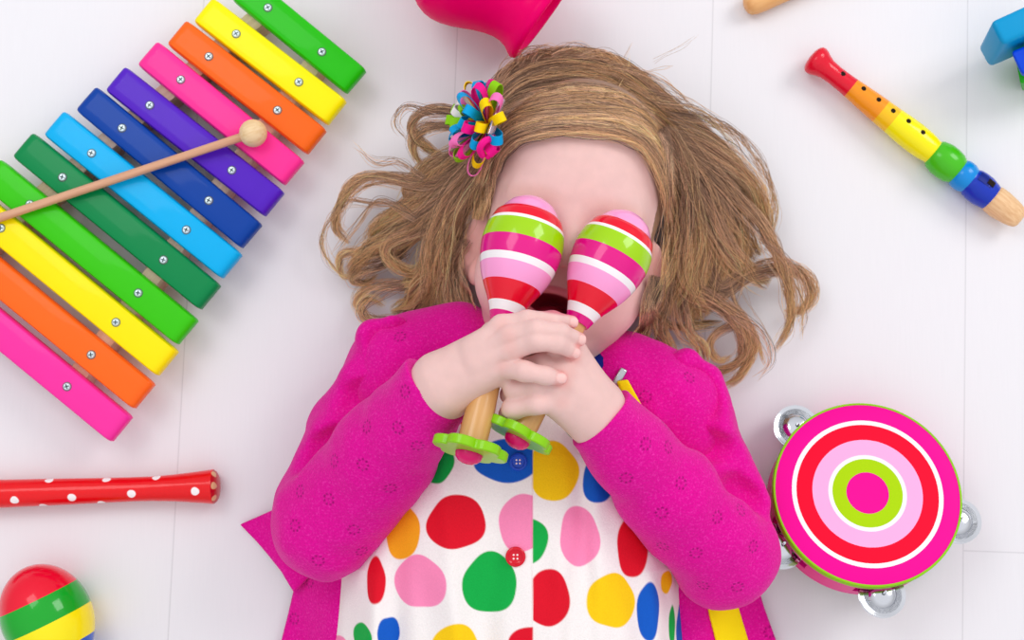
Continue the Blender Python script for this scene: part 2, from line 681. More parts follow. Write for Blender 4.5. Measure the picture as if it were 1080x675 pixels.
# hand B first (it lies underneath), fist closed round the right-hand maraca's handle
kB = 0.006
B_palm = [((628, 428, 0.186), (596, 384, 0.2095), 0.0185, 0.0110), ((628, 432, 0.187), (592, 397, 0.2120), 0.0190, 0.0110),
          ((626, 440, 0.186), (588, 412, 0.2115), 0.0185, 0.0110), ((624, 446, 0.184), (586, 427, 0.2080), 0.0165, 0.0100),
          ((628, 424, 0.186), (606, 374, 0.2040), 0.0175, 0.0110)]
for a, b, r0, r1 in B_palm:
    vol.rc(px(a), px(b), r0, r1, 0.008)
B_fing = [[(606, 380, 0.2090), (584, 366, 0.2130), (560, 364, 0.2060), (555, 371, 0.1920), (572, 377, 0.1850)],
          [(600, 394, 0.2110), (572, 385, 0.2155), (547, 388, 0.2085), (542, 393, 0.1940), (558, 397, 0.1860)],
          [(596, 408, 0.2120), (567, 406, 0.2170), (543, 411, 0.2100), (538, 416, 0.1955), (554, 420, 0.1870)],
          [(592, 424, 0.2095), (566, 425, 0.2160), (541, 431, 0.2090), (537, 437, 0.1960), (551, 441, 0.1890)]]
B_r = [(0.0080, 0.0076, 0.0072, 0.0066, 0.0056), (0.0082, 0.0080, 0.0074, 0.0066, 0.0056), (0.0084, 0.0080, 0.0076, 0.0068, 0.0056), (0.0084, 0.0080, 0.0078, 0.0070, 0.0056)]
tips = []


def finger(pts, rs, fil=0.022):
    """one finger as a group, joined to the hand by a small fillet; neighbours stay apart"""
    q = [px(p) for p in pts]
    g = [(q[i], q[i + 1], rs[i], rs[i + 1]) for i in range(len(q) - 1)]
    allp = np.array(q)
    R = max(rs) + 0.012
    sl, gr = vol.box(allp.min(0) - R, allp.max(0) + R)
    X, Y, Z = gr
    D = None
    for a, b, ra, rb in g:
        ba = b - a
        t = np.clip(((X - a[0]) * ba[0] + (Y - a[1]) * ba[1] + (Z - a[2]) * ba[2]) / float(ba @ ba), 0, 1)
        d = np.sqrt((X - a[0] - t * ba[0]) ** 2 + (Y - a[1] - t * ba[1]) ** 2 + (Z - a[2] - t * ba[2]) ** 2) - (ra + (rb - ra) * t)
        if D is None:
            D = d
        else:
            hh = np.maximum(0.004 - np.abs(D - d), 0) / 0.004
            D = np.minimum(D, d) - hh * hh * 0.001
    # fillet only near the root
    root = q[0]
    dist = np.sqrt((X - root[0]) ** 2 + (Y - root[1]) ** 2 + (Z - root[2]) ** 2)
    k = 0.0009 + 0.0060 * np.clip(1 - dist / fil, 0, 1)
    F = vol.F[sl]
    hh = np.maximum(k - np.abs(F - D), 0) / k
    vol.F[sl] = (np.minimum(F, D) - hh * hh * k * 0.25).astype(np.float32)
    tips.append((q[-2], q[-1], rs[-1]))


for f_, r_ in zip(B_fing, B_r):
    finger(f_, r_)
finger([(612, 405, 0.186), (592, 366, 0.190), (574, 356, 0.186), (560, 360, 0.180)], (0.0095, 0.0085, 0.0072, 0.0062))  # thumb

# hand A, laid over: palm on the left handle, fingers reaching over hand B
A_palm = [((466, 399, 0.197), (522, 355, 0.2180), 0.0195, 0.0100), ((468, 404, 0.199), (528, 362, 0.2200), 0.0200, 0.0100),
          ((470, 408, 0.199), (528, 374, 0.2200), 0.0200, 0.0102), ((472, 413, 0.196), (522, 389, 0.2170), 0.0190, 0.0108)]
for a, b, r0, r1 in A_palm:
    vol.rc(px(a), px(b), r0, r1, 0.009)
A_fing = [[(498, 369, 0.2180), (529, 344, 0.2235), (556, 337.5, 0.2285), (583, 337.5, 0.2260), (603, 340, 0.2160)],
          [(500, 377, 0.2200), (537, 354.5, 0.2295), (566, 347.5, 0.2385), (591, 350.5, 0.2340), (611, 358, 0.2210)],
          [(502, 384, 0.2200), (539, 368.5, 0.2280), (566, 359.5, 0.2380), (588, 362, 0.2350), (605, 371.5, 0.2230)],
          [(500, 395, 0.2150), (531, 387, 0.2215), (553, 391.5, 0.2330), (575, 396, 0.2320), (591, 399.0, 0.2280)]]
A_r = [(0.0085, 0.0080, 0.0067, 0.0062, 0.0050), (0.0085, 0.0083, 0.0071, 0.0064, 0.0052), (0.0085, 0.0084, 0.0072, 0.0065, 0.0053), (0.0085, 0.0083, 0.0071, 0.0063, 0.0051)]
A_tip0 = len(tips)
for f_, r_ in zip(A_fing, A_r):
    finger(f_, r_, 0.024)
finger([(488, 385, 0.192), (520, 352, 0.186), (537, 349, 0.184), (550, 352, 0.180)], (0.0100, 0.0088, 0.0075, 0.0064))   # thumb, under the handle

head_top = vol.top()
V, F = vol.mesh()

# skin colours
hl = Hloc(V)
skin = np.tile(lin((232, 192, 186)), (len(V), 1))


def blend(mask, c):
    global skin
    m = np.clip(mask, 0, 1)[:, None]
    skin = skin * (1 - m) + lin(c) * m


def ellm(c, r, soft=1.0):
    d = np.sqrt((((hl - np.array(c)) / np.array(r)) ** 2).sum(1))
    return smooth01((1 + soft / 2 - d) / soft)


is_head = (hl[:, 1] > -0.125) & (np.abs(hl[:, 0]) < 0.1) & (hl[:, 2] < 0.075)
for s_ in (-1, 1):
    blend(0.30 * ellm((0.043 * s_, -0.052, 0.03), (0.036, 0.036, 0.05), 1.3), (240, 164, 168))
    blend(0.35 * ellm((0.035 * s_, 0.012, 0.045), (0.022, 0.008, 0.03), 1.2), (205, 150, 130))
    blend(0.6 * ellm((0.075 * s_, -0.03, -0.01), (0.012, 0.034, 0.03), 0.8), (226, 150, 140))
    e = np.abs(hl[:, 1] + 0.014 + 0.8 * (hl[:, 0] - 0.033 * s_) ** 2 / 0.02)
    blend(0.7 * smooth01((0.0016 - e) / 0.001) * (np.abs(hl[:, 0] - 0.033 * s_) < 0.013) * (hl[:, 2] > 0.03), (120, 80, 65))
blend(0.4 * ellm((0.0, -0.035, 0.06), (0.013, 0.010, 0.016), 1.0), (240, 165, 160))
lipd = np.sqrt(((hl[:, 0] + 0.003) / 0.0255) ** 2 + ((hl[:, 1] + 0.0700) / 0.0150) ** 2)
lip = smooth01((1.06 - lipd) / 0.16) * (hl[:, 2] > 0.036)
blend(lip * 0.85, (205, 100, 118))
ind = np.sqrt(((hl[:, 0] + 0.003) / 0.0190) ** 2 + ((hl[:, 1] + 0.0700) / 0.0086) ** 2)
blend((smooth01((1.02 - ind) / 0.10) * (hl[:, 2] > 0.015)) * is_head, (140, 24, 50))
# scalp under the hair
hline = 0.078 - 7.5 * np.clip(np.abs(hl[:, 0]) - 0.02, 0, 1) ** 2 * 3 - (np.abs(hl[:, 0]) > 0.066) * 0.05
sc_m = smooth01((hl[:, 1] - hline + 0.006) / 0.012) * (hl[:, 1] > -0.05)
sc_m = np.maximum(sc_m, smooth01((-0.034 - hl[:, 2]) / 0.012) * (hl[:, 1] > -0.06) * (np.abs(hl[:, 0]) < 0.0765))
for s_ in (-1, 1):
    sc_m = sc_m * (1 - ellm((0.0765 * s_, -0.027, -0.018), (0.016, 0.036, 0.027), 0.3))
blend(sc_m * (hl[:, 1] > -0.075) * (np.abs(hl[:, 0]) < 0.12), (150, 116, 92))
# finger tips and nails
for i, (p0, p1, r) in enumerate(tips):
    d = np.linalg.norm(V - p1, axis=1)
    blend(0.5 * smooth01((0.0098 - d) / 0.005), (236, 136, 132))
    if A_tip0 <= i < A_tip0 + 4:
        ax = (p1 - p0) / np.linalg.norm(p1 - p0)
        up = np.array([0, 0, 1.0]) - ax * ax[2]
        up /= np.linalg.norm(up)
        sd = np.cross(ax, up)
        q = V - (p1 + up * r * 0.6 - ax * 0.0006)
        e = ((q @ ax) / 0.0046) ** 2 + ((q @ sd) / 0.0037) ** 2
        blend(0.8 * smooth01((1.1 - e) / 0.25) * ((q @ up) > -0.0008), (252, 206, 200))
# knuckle dimples: a faint flush
for f_ in A_fing + B_fing:
    d = np.linalg.norm(V - (px(f_[1] if f_ in A_fing else f_[0]) + np.array([0, 0, 0.008])), axis=1)
    blend(0.22 * smooth01((0.009 - d) / 0.008), (226, 140, 130))
    d = np.linalg.norm(V - px(f_[2] if f_ in A_fing else f_[1]), axis=1)
    blend(0.24 * smooth01((0.009 - d) / 0.006), (226, 140, 130))
skin_mat = attr_mat('skin', rough=0.5, spec=0.3, noise_amt=0.03, nscale=90, bump=0.06, bscale=900, sss=0.06)
make('body', V, F, skin_mat, person, col=skin)
body_vol = (vol.o.copy(), vol.h)
del vol

# ================================================================== DRESS
pys = [372, 390, 420, 480, 560, 600, 640, 675, 760, 850, 880]
cxs = [575, 563, 552, 545, 540, 538, 537, 537, 535, 533, 533]
hws = [48, 80, 118, 140, 166, 182, 184, 187, 196, 206, 208]
hts = [0.085, 0.106, 0.124, 0.133, 0.136, 0.135, 0.133, 0.131, 0.124, 0.100, 0.030]
NU, NV = 620, 560
vv = np.linspace(pys[0], pys[-1], NV)
y_w = P(540, vv, 0.075)[:, 1]
zc_ = 0.055
xc = P(np.interp(vv, pys, cxs), vv, zc_)[:, 0]
hw = np.interp(vv, pys, hws) * S(zc_)
ht = np.interp(vv, pys, hts)
uu = np.linspace(-math.pi / 2, math.pi / 2, NU)
U = np.sin(uu)[None, :] * np.ones((NV, 1))
X = xc[:, None] + hw[:, None] * U
Zd = ht[:, None] * np.maximum(1 - np.abs(U) ** 2.7, 0) ** (1 / 2.3)
Yd = y_w[:, None] * np.ones_like(U)
rampd = smooth01((vv - 500) / 200)[:, None]
fold = np.zeros_like(X)
r2 = np.random.default_rng(3)
FOLD = 1.35
for (xp, amp, wd, y0, sl) in ((396, .0065, 11, 585, -0.06), (420, -.005, 12, 560, 0.0), (470, .0022, 20, 560, 0.05), (512, -.0022, 16, 590, 0.03),
                              (590, .0030, 12, 560, -0.05), (602, -.0030, 10, 570, -0.03), (628, .003, 14, 470, 0.02), (618, -.0035, 10, 470, 0.06),
                              (664, -.004, 14, 560, 0.16), (690, .005, 10, 590, 0.1), (704, -.005, 9, 590, 0.1), (365, -.005, 10, 600, -0.02), (660, .003, 16, 520, 0.1),
                              (540, .0016, 22, 600, 0.0), (450, -.002, 18, 580, 0.02), (480, .002, 10, 450, 0.1), (520, -.002, 14, 440, -0.05)):
    xw = P(xp + (vv - 620) * sl, vv, 0.10)[:, 0]
    wv = wd * S(0.1)
    fold += FOLD * amp * np.exp(-((X - xw[:, None]) / wv) ** 2) * smooth01((vv - y0) / 70 + 0.3)[:, None]
fold += 0.0010 * np.sin(X * 190 + 3 * np.sin(Yd * 30)) * rampd
Zd = Zd + fold * (1 - np.abs(U) ** 6)
seam_x = P(562, vv, 0.135)[:, 0][:, None]
Zd += 0.0016 * smooth01((seam_x - X) / 0.0012) * smooth01((X - seam_x + 0.06) / 0.06) * (np.abs(U) < 0.95)
Zd = np.maximum(Zd, 0.003)
DV = np.stack([X, Yd, Zd], -1).reshape(-1, 3)
ii = np.arange(NV * NU).reshape(NV, NU)
DF = np.stack([ii[:-1, :-1], ii[1:, :-1], ii[1:, 1:], ii[:-1, 1:]], -1).reshape(-1, 4)


def dress_point(px_, py_):
    z = 0.125
    for _ in range(6):
        p = P(px_, py_, z)
        j = int(np.argmin(np.abs(y_w - p[1])))
        i = int(np.argmin(np.abs(X[j] - p[0])))
        z = 0.5 * z + 0.5 * Zd[j, i]
    return P(px_, py_, z)


RED, PNK, GRN, YEL, BLU, ORG = (222, 8, 38), (250, 140, 185), (8, 172, 70), (250, 205, 10), (10, 90, 195), (246, 165, 25)
dots = [(481, 551, 30, 29, RED, 0), (553, 551, 27, 30, PNK, -1), (560, 571, 17, 24, GRN, 1), (611, 566, 21.5, 30, PNK, 0),
        (584, 497, 27, 30, YEL, 1), (534, 486, 34, 22, BLU, -1), (516.5, 615, 29.5, 30, GRN, 0), (578, 631, 22, 31, RED, 1),
        (645, 634, 25, 29, YEL, 0), (684, 645, 13, 29, BLU, 0), (667, 578, 17, 31, RED, 0), (632, 505, 18, 25, BLU, 0),
        (424, 560, 20, 28, ORG, 0), (460, 488, 18, 22, GRN, 0), (443, 614, 27, 28, PNK, 0), (396, 613, 11, 23, RED, 0),
        (410, 668, 11, 18, BLU, 0), (382, 674, 12, 16, GRN, 0), (479, 689, 28, 28, YEL, 0), (560, 690, 24, 30, RED, -1),
        (352, 625, 6, 20, YEL, 0), (357, 680, 11, 9, PNK, 0), (719, 664, 7, 26, BLU, 0), (709, 660, 4, 20, GRN, 0), (703, 614, 7, 12, YEL, 0),
        (420, 720, 26, 27, RED, 0), (520, 745, 29, 28, PNK, 0), (610, 705, 27, 28, GRN, 0), (665, 715, 24, 28, PNK, 0), (590, 760, 26, 27, BLU, 0),
        (450, 775, 28, 27, GRN, 0), (650, 785, 27, 27, RED, 0), (540, 810, 28, 28, YEL, 0), (390, 785, 20, 27, BLU, 0), (700, 770, 14, 26, YEL, 0),
        (480, 840, 28, 27, RED, 0), (610, 845, 28, 27, PNK, 0), (500, 430, 22, 24, RED, 0), (610, 440, 20, 22, GRN, 0), (560, 415, 20, 20, YEL, 0)]
dcol = np.tile(lin((246, 240, 238)), (len(DV), 1))
r3 = np.random.default_rng(11)
for (dx_, dy_, rx, ry, c, side) in dots:
    p = dress_point(dx_, dy_)
    sz = S(p[2])
    ex = (DV[:, 0] - p[0]) / (rx * sz)
    ey = (DV[:, 1] - p[1]) / (ry * sz)
    a = np.arctan2(ey, ex)
    ph = r3.uniform(0, 6.28, 3)
    rr = 1 + 0.05 * np.sin(2 * a + ph[0]) + 0.04 * np.sin(3 * a + ph[1]) + 0.02 * np.sin(5 * a + ph[2])
    d = np.sqrt(ex ** 2 + ey ** 2) / rr
    m = np.clip((1 - d) * max(min(rx, ry), 6) * sz / 0.0007 + 0.5, 0, 1)
    sx_ = (P(562, 560, 0.135)[0] - DV[:, 0]) / 0.0006
    if side < 0: m *= np.clip(sx_ + 0.5, 0, 1)
    if side > 0: m *= np.clip(-sx_ + 0.5, 0, 1)
    dcol = dcol * (1 - m[:, None]) + lin(c) * m[:, None]
dress_mat = attr_mat('cotton_polka_dots', rough=0.75, spec=0.2, noise_amt=0.03, nscale=700, bump=0.25, bscale=900)
dress = make('dress', DV, DF, dress_mat, person, col=dcol)

# buttons, collar, buckle of the dress
def button(pxx, pyy, rpx, m, label):
    p = dress_point(pxx, pyy) + np.array([0, 0, 0.0006])
    r = rpx * S(0.13)
    b_ = MB()
    prof = [(-0.0012, r * .9), (0.0006, r), (0.0016, r * 0.97), (0.0022, r * 0.86), (0.0022, r * 0.74), (0.0014, r * 0.62), (0.0013, 0.0)]
    b_.lathe(p, (0, -0.06, 1), prof, 32)
    for q in range(4):
        a = math.pi / 4 + q * math.pi / 2
        c = p + np.array([math.cos(a), math.sin(a), 0]) * r * 0.26
        b_.lathe(c + np.array([0, 0, 0.0012]), (0, -0.06, 1), [(0, r * .1, 1), (0.0003, r * .1, 1)], 10)
    o = b_.build('button', [m, mat('button_hole', (250, 225, 225), 0.6)], dress)
    o['label'] = label
    return o


button(543.7, 587, 10.5, mat('red_button', (215, 10, 40), 0.2, coat=0.6), 'red four-hole button')
button(546.5, 487, 9.5, mat('blue_button', (15, 70, 190), 0.2, coat=0.6), 'blue four-hole button')
cb = MB()
cb.tube(catmull([P(505, 372, 0.08), P(528, 388, 0.098), P(560, 397, 0.104), P(600, 397, 0.106), P(628, 388, 0.104), P(645, 374, 0.09)], 30), 0.0085, 10)
cb.build('collar', mat('navy_cotton', (22, 34, 120), 0.8, 0.2, bump=0.3, bscale=700), dress)['label'] = 'navy collar'
bk = MB()
bv, bf = bevelled([P(x, y, z) for z in (0.116, 0.121) for (x, y) in ((645, 404), (652, 408), (662, 391), (655, 387))], HEX, 0.0012)
bk.add(bv, bf)
bk.build('strap_buckle', mat('steel', (190, 190, 195), 0.25, metal=1.0), dress)['label'] = 'silver strap buckle'

# ================================================================== CARDIGAN
MAG = (224, 6, 148)
HOLE = (120, 0, 82)
card_mat = attr_mat('knitted_magenta', rough=0.85, spec=0.12, noise_amt=0.10, nscale=900, bump=0.55, bscale=620, sheen=0.25, speck=(250, 66, 188))


def project(Vv):
    d = Vv - CAM
    yc = d[:, 1] * CT + d[:, 2] * ST
    zc = -d[:, 1] * ST + d[:, 2] * CT
    return 540 + FPX * d[:, 0] / -zc, 337.5 - FPX * yc / -zc


def knit(Vv, flowers):
    """magenta yarn with rings of eyelets (a pointelle flower) at the given places"""
    c = np.tile(lin(MAG), (len(Vv), 1))
    qx, qy = project(Vv)
    for (fx, fy) in flowers:
        near = np.where((np.abs(qx - fx) < 3) & (np.abs(qy - fy) < 3))[0]
        if not len(near):
            continue
        ctr = Vv[near[np.argmax(Vv[near, 2])]]
        loc = np.where(np.linalg.norm(Vv - ctr, axis=1) < 0.012)[0]
        L = Vv[loc] - ctr
        L = L[:, :]
        u_, s_, vt = np.linalg.svd(L - L.mean(0), full_matrices=False)
        a, b = vt[0], vt[1]
        x, y = L @ a, L @ b
        m = np.zeros(len(loc))
        for k in range(8):
            q = k * math.pi / 4 + 0.3
            dd = np.sqrt((x - 0.0044 * math.cos(q)) ** 2 + (y - 0.0044 * math.sin(q)) ** 2)
            m = np.maximum(m, smooth01((0.0015 - dd) / 0.0012))
        dd = np.sqrt(x ** 2 + y ** 2)
        m = np.maximum(m, 0.35 * smooth01((0.0016 - dd) / 0.001))
        c[loc] = c[loc] * (1 - 0.85 * m[:, None]) + lin(HOLE) * 0.85 * m[:, None]
    return c


HS = 0.0011


def sleeve(sh, up_mid, el, el_top, fore, cuff, radii, folds, grooves, seed, flowers, arm):
    """shoulder > upper arm > elbow > forearm > open cuff"""
    pts = [px(p) for p in (sh, up_mid, el, el_top, fore, cuff)]
    lo = np.min(pts, 0) - 0.065
    hi = np.max(pts, 0) + 0.065
    lo[2] = -0.002
    v = Vol(lo, hi, HS)
    rs = [r * S(p[2]) for r, p in zip(radii, (sh, up_mid, el, el_top, fore, cuff))]
    v.rc(pts[0], pts[1], rs[0], rs[1], 0.0)
    v.rc(pts[1], pts[2], rs[1], rs[2], 0.012)
    w_ = Vol(lo, hi, HS)
    w_.rc(pts[3], pts[4], rs[3], rs[4], 0.0)
    ax = (pts[5] - pts[4]) / np.linalg.norm(pts[5] - pts[4])
    w_.rc(pts[4], pts[5] + ax * 0.02, rs[4], rs[5], 0.012)
    w_.rc(pts[5] - ax * 0.016, pts[5] + ax * 0.0, rs[5] + 0.0016, rs[5] + 0.0022, 0.003)
    # forearm cut flat at the cuff and hollowed
    w_.cut(pts[5], ax * np.array([1, 1, 0.3]))
    w_.rc(pts[5] - ax * 0.012, pts[5] + ax * 0.04, rs[5] - 0.0030, rs[5] - 0.0016, 0.001, 'sub')
    k = 0.010
    hh = np.maximum(k - np.abs(v.F - w_.F), 0) / k
    v.F = np.minimum(v.F, w_.F) - hh * hh * k * 0.25
    for (a, b, ra, rb, kk) in folds:
        v.rc(px(a), px(b), ra, rb, kk)
    for (a, b, ra, rb, kk) in grooves:
        pa, pb_, up_ = px(a), px(b), np.array([0, 0, 1.0])
        path = [pa + up_ * 0.0085, pa * .7 + pb_ * .3 - up_ * 0.0005, pa * .4 + pb_ * .6 - up_ * 0.001, pb_ + up_ * 0.0085]
        rad_ = [ra, ra * .8 + rb * .2, ra * .4 + rb * .6, rb]
        for q in range(3):
            v.rc(path[q], path[q + 1], rad_[q], rad_[q + 1], kk, 'sub')
    n1, n2 = waves(seed, 14, 0.075, 0.0016), waves(seed + 1, 16, 0.028, 0.00055)
    v.offset_noise(lambda p: n1(p) + n2(p))
    # rest on the floor
    v.cut((0, 0, 0.001), (0, 0, -1))
    Vv, Ff = v.mesh()
    return make('sleeve', Vv, Ff, card_mat, arm, col=knit(Vv, flowers))


# yoke and back of the cardigan
yv = Vol(P(385, 560, 0.0) - 0.02, P(770, 330, 0.0) + np.array([0.02, 0.02, 0.15]), 0.0013)
yv.rc(P(428, 384, 0.070), P(488, 372, 0.070), 0.040, 0.038, 0.0)
yv.rc(P(432, 400, 0.066), P(446, 500, 0.062), 0.040, 0.044, 0.03)
yv.rc(P(706, 428, 0.068), P(660, 404, 0.070), 0.042, 0.044, 0.0)
yv.rc(P(704, 440, 0.066), P(668, 520, 0.060), 0.040, 0.044, 0.03)
yv.rc(P(640, 384, 0.080), P(655, 398, 0.090), 0.014, 0.018, 0.015)
yv.rc(P(655, 384, 0.096), P(690, 440, 0.108), 0.012, 0.010, 0.012)
yv.rc(P(688, 378, 0.085), P(700, 410, 0.098), 0.012, 0.010, 0.012)
yv.rc(P(480, 352, 0.070), P(500, 380, 0.095), 0.02, 0.018, 0.02)
yn1 = waves(51, 14, 0.06, 0.0016)
yv.offset_noise(yn1)
yv.cut((0, 0, 0.001), (0, 0, -1))
# open front: cut the space above the chest
YV, YF = yv.mesh()
cardigan = make('cardigan', YV, YF, card_mat, person, col=knit(YV, [(680, 415), (730, 395), (420, 352)]))
del yv
sleeve((424, 386, 0.064), (384, 455, 0.060), (338, 536, 0.056), (346, 549, 0.078), (405, 480, 0.128), (461, 411, 0.188),
       (53, 53, 48, 61, 52, 38),
       [((392, 352, 0.090), (420, 400, 0.108), 0.012, 0.010, 0.012), ((414, 346, 0.098), (438, 390, 0.118), 0.011, 0.011, 0.012),
        ((372, 398, 0.085), (405, 420, 0.108), 0.010, 0.010, 0.012), ((345, 455, 0.085), (390, 440, 0.108), 0.010, 0.008, 0.012)],
       [((396, 346, 0.108), (426, 402, 0.112), 0.0085, 0.0075, 0.014), ((362, 424, 0.100), (404, 410, 0.110), 0.0085, 0.0075, 0.014), ((424, 338, 0.106), (448, 380, 0.113), 0.0075, 0.0065, 0.012),
        ((318, 486, 0.090), (372, 452, 0.108), 0.0075, 0.007, 0.012)],
       21, [(424, 415), (384, 449), (417, 454), (350, 486), (380, 493), (314, 515), (344, 529), (414, 518), (309, 557), (375, 561), (337, 594), (384, 584), (442, 473), (405, 358)], cardigan)
sleeve((712, 432, 0.064), (738, 505, 0.060), (764, 570, 0.056), (762, 583, 0.078), (700, 517, 0.120), (633, 441, 0.178),
       (58, 55, 50, 58, 50, 36),
       [((690, 388, 0.096), (722, 440, 0.114), 0.012, 0.010, 0.012), ((722, 384, 0.090), (742, 440, 0.108), 0.011, 0.012, 0.012),
        ((748, 400, 0.080), (756, 456, 0.098), 0.011, 0.012, 0.012), ((760, 470, 0.085), (800, 530, 0.080), 0.010, 0.010, 0.012)],
       [((704, 376, 0.106), (722, 446, 0.113), 0.0085, 0.0075, 0.014), ((737, 384, 0.102), (746, 450, 0.108), 0.0085, 0.008, 0.014),
        ((716, 462, 0.112), (776, 478, 0.100), 0.009, 0.008, 0.014), ((760, 506, 0.106), (812, 536, 0.090), 0.007, 0.006, 0.012), ((684, 372, 0.106), (698, 424, 0.113), 0.007, 0.006, 0.012)],
       31, [(684, 471), (708, 470), (705, 445), (658, 507), (721, 508), (695, 544), (759, 548), (784, 536), (697, 579), (737, 586), (797, 579), (739, 620), (781, 622)], cardigan)


def in_poly_sdf(Xg, Yg, poly):
    d = np.full(Xg.shape, 1e9)
    ins = np.zeros(Xg.shape, bool)
    n = len(poly)
    for i in range(n):
        a, b = poly[i], poly[(i + 1) % n]
        e = b - a
        wx, wy = Xg - a[0], Yg - a[1]
        t = np.clip((wx * e[0] + wy * e[1]) / (e @ e), 0, 1)
        d = np.minimum(d, (wx - e[0] * t) ** 2 + (wy - e[1] * t) ** 2)
        c = (a[1] > Yg) != (b[1] > Yg)
        xi = a[0] + (Yg - a[1]) / np.where(b[1] == a[1], 1e-9, b[1] - a[1]) * (b[0] - a[0])
        ins ^= c & (Xg < xi)
    return np.where(ins, -1, 1) * np.sqrt(d)


def sheet(name, poly_px, zfun, th, m, parent, seed, h=0.0012, flowers=(), plain=False, wob=0.0012):
    """a piece of cloth with a rounded edge lying at the height zfun(px, py)"""
    pw = np.array([P(a, b, zfun(a, b))[:2] for a, b in poly_px])
    zs = [zfun(a, b) for a, b in poly_px]
    v = Vol((pw[:, 0].min() - 0.01, pw[:, 1].min() - 0.01, max(min(zs) - 0.012, -0.002)), (pw[:, 0].max() + 0.01, pw[:, 1].max() + 0.01, max(zs) + 0.014), h)
    gx = v.o[0] + np.arange(v.n[0]) * h
    gy = v.o[1] + np.arange(v.n[1]) * h
    gz = v.o[2] + np.arange(v.n[2]) * h
    Xg, Yg = np.meshgrid(gx, gy, indexing='ij')
    d2 = in_poly_sdf(Xg, Yg, pw)
    q = np.stack([Xg.ravel(), Yg.ravel(), np.zeros(Xg.size)], 1)
    qx, qy = project(np.column_stack([q[:, :2], np.full(len(q), float(np.mean(zs)))]))
    zc = np.array(zfun(qx, qy)).reshape(Xg.shape) + waves(seed, 10, 0.05, wob)(q).reshape(Xg.shape)
    a = np.maximum(d2[:, :, None] + th, 0)
    b = np.abs(gz[None, None, :] - zc[:, :, None])
    v.F = (np.sqrt(a * a + b * b) - th).astype(np.float32)
    v.F[:, :, 0] = np.maximum(v.F[:, :, 0], 0.0005)
    Vv, Ff = v.mesh()
    return make(name, Vv, Ff, m, parent, col=None if plain else knit(Vv, flowers))


sheet('front_panel', [(296, 520), (310, 620), (293, 690), (296, 880), (372, 880), (362, 690), (362, 590), (350, 530)],
      lambda a, b: 0.008 + 0.040 * smooth01((np.asarray(a, float) - 296) / 70), 0.0028, card_mat, cardigan, 61, flowers=[(308, 655), (324, 612)])
sheet('front_panel', [(253, 553), (300, 532), (345, 545), (335, 600), (310, 625), (297, 603), (276, 578)],
      lambda a, b: 0.0035 + 0.022 * smooth01((np.asarray(a, float) - 256) / 60), 0.0024, card_mat, cardigan, 63)
sheet('front_panel', [(700, 580), (790, 585), (806, 640), (824, 690), (850, 880), (705, 880), (712, 690), (712, 640)],
      lambda a, b: 0.046 - 0.036 * smooth01((np.asarray(a, float) - 705) / 105), 0.0028, card_mat, cardigan, 65, flowers=[(809, 664)])
yel_mat = mat('yellow_ribbon', (250, 222, 20), 0.75, 0.2, bump=0.3, bscale=800)
sheet('ribbon_trim', [(738, 600), (768, 600), (782, 650), (794, 690), (812, 880), (772, 880), (758, 690), (748, 650)],
      lambda a, b: 0.0495 - 0.036 * smooth01((np.asarray(a, float) - 705) / 105), 0.0020, yel_mat, cardigan, 65, plain=True)['label'] = 'yellow ribbon trim'
sheet('ribbon_trim', [(650, 402), (662, 400), (684, 440), (700, 480), (676, 480), (664, 440)],
      lambda a, b: 0.125 + 0.0 * np.asarray(a, float), 0.0024, yel_mat, cardigan, 67, plain=True, wob=0.0006)['label'] = 'yellow ribbon trim'

# ================================================================== HAIR
hm_o, hm_h = body_vol
hm = head_top.copy()
Xi = hm_o[0] + np.arange(hm.shape[0]) * hm_h
Yi = hm_o[1] + np.arange(hm.shape[1]) * hm_h
XX, YY = np.meshgrid(Xi, Yi, indexing='ij')
lx = (XX - HO[0]) * HR[0, 0] + (YY - HO[1]) * HR[1, 0]
ly = (XX - HO[0]) * HR[0, 1] + (YY - HO[1]) * HR[1, 1]
hm[(ly < -0.075)] = 0
hm[np.abs(lx) > 0.092] = 0
for _ in range(4):
    h2 = hm.copy()
    for dx_ in (0, 1, 2):
        for dy_ in (0, 1, 2):
            h2[1:-1, 1:-1] = np.maximum(h2[1:-1, 1:-1], hm[dx_:hm.shape[0] - 2 + dx_, dy_:hm.shape[1] - 2 + dy_])
    hm = h2
for _ in range(8):
    hm[1:-1, 1:-1] = 0.2 * (hm[1:-1, 1:-1] + hm[:-2, 1:-1] + hm[2:, 1:-1] + hm[1:-1, :-2] + hm[1:-1, 2:])


def hmap(x, y):
    i = np.clip(((x - hm_o[0]) / hm_h).astype(int), 0, hm.shape[0] - 1)
    j = np.clip(((y - hm_o[1]) / hm_h).astype(int), 0, hm.shape[1] - 1)
    return hm[i, j]


hairV, hairF, hairC = [], [], []
hbase = 0
C_ROOT, C_MID, C_TIP = lin((132, 99, 82)), lin((208, 167, 137)), lin((246, 197, 140))


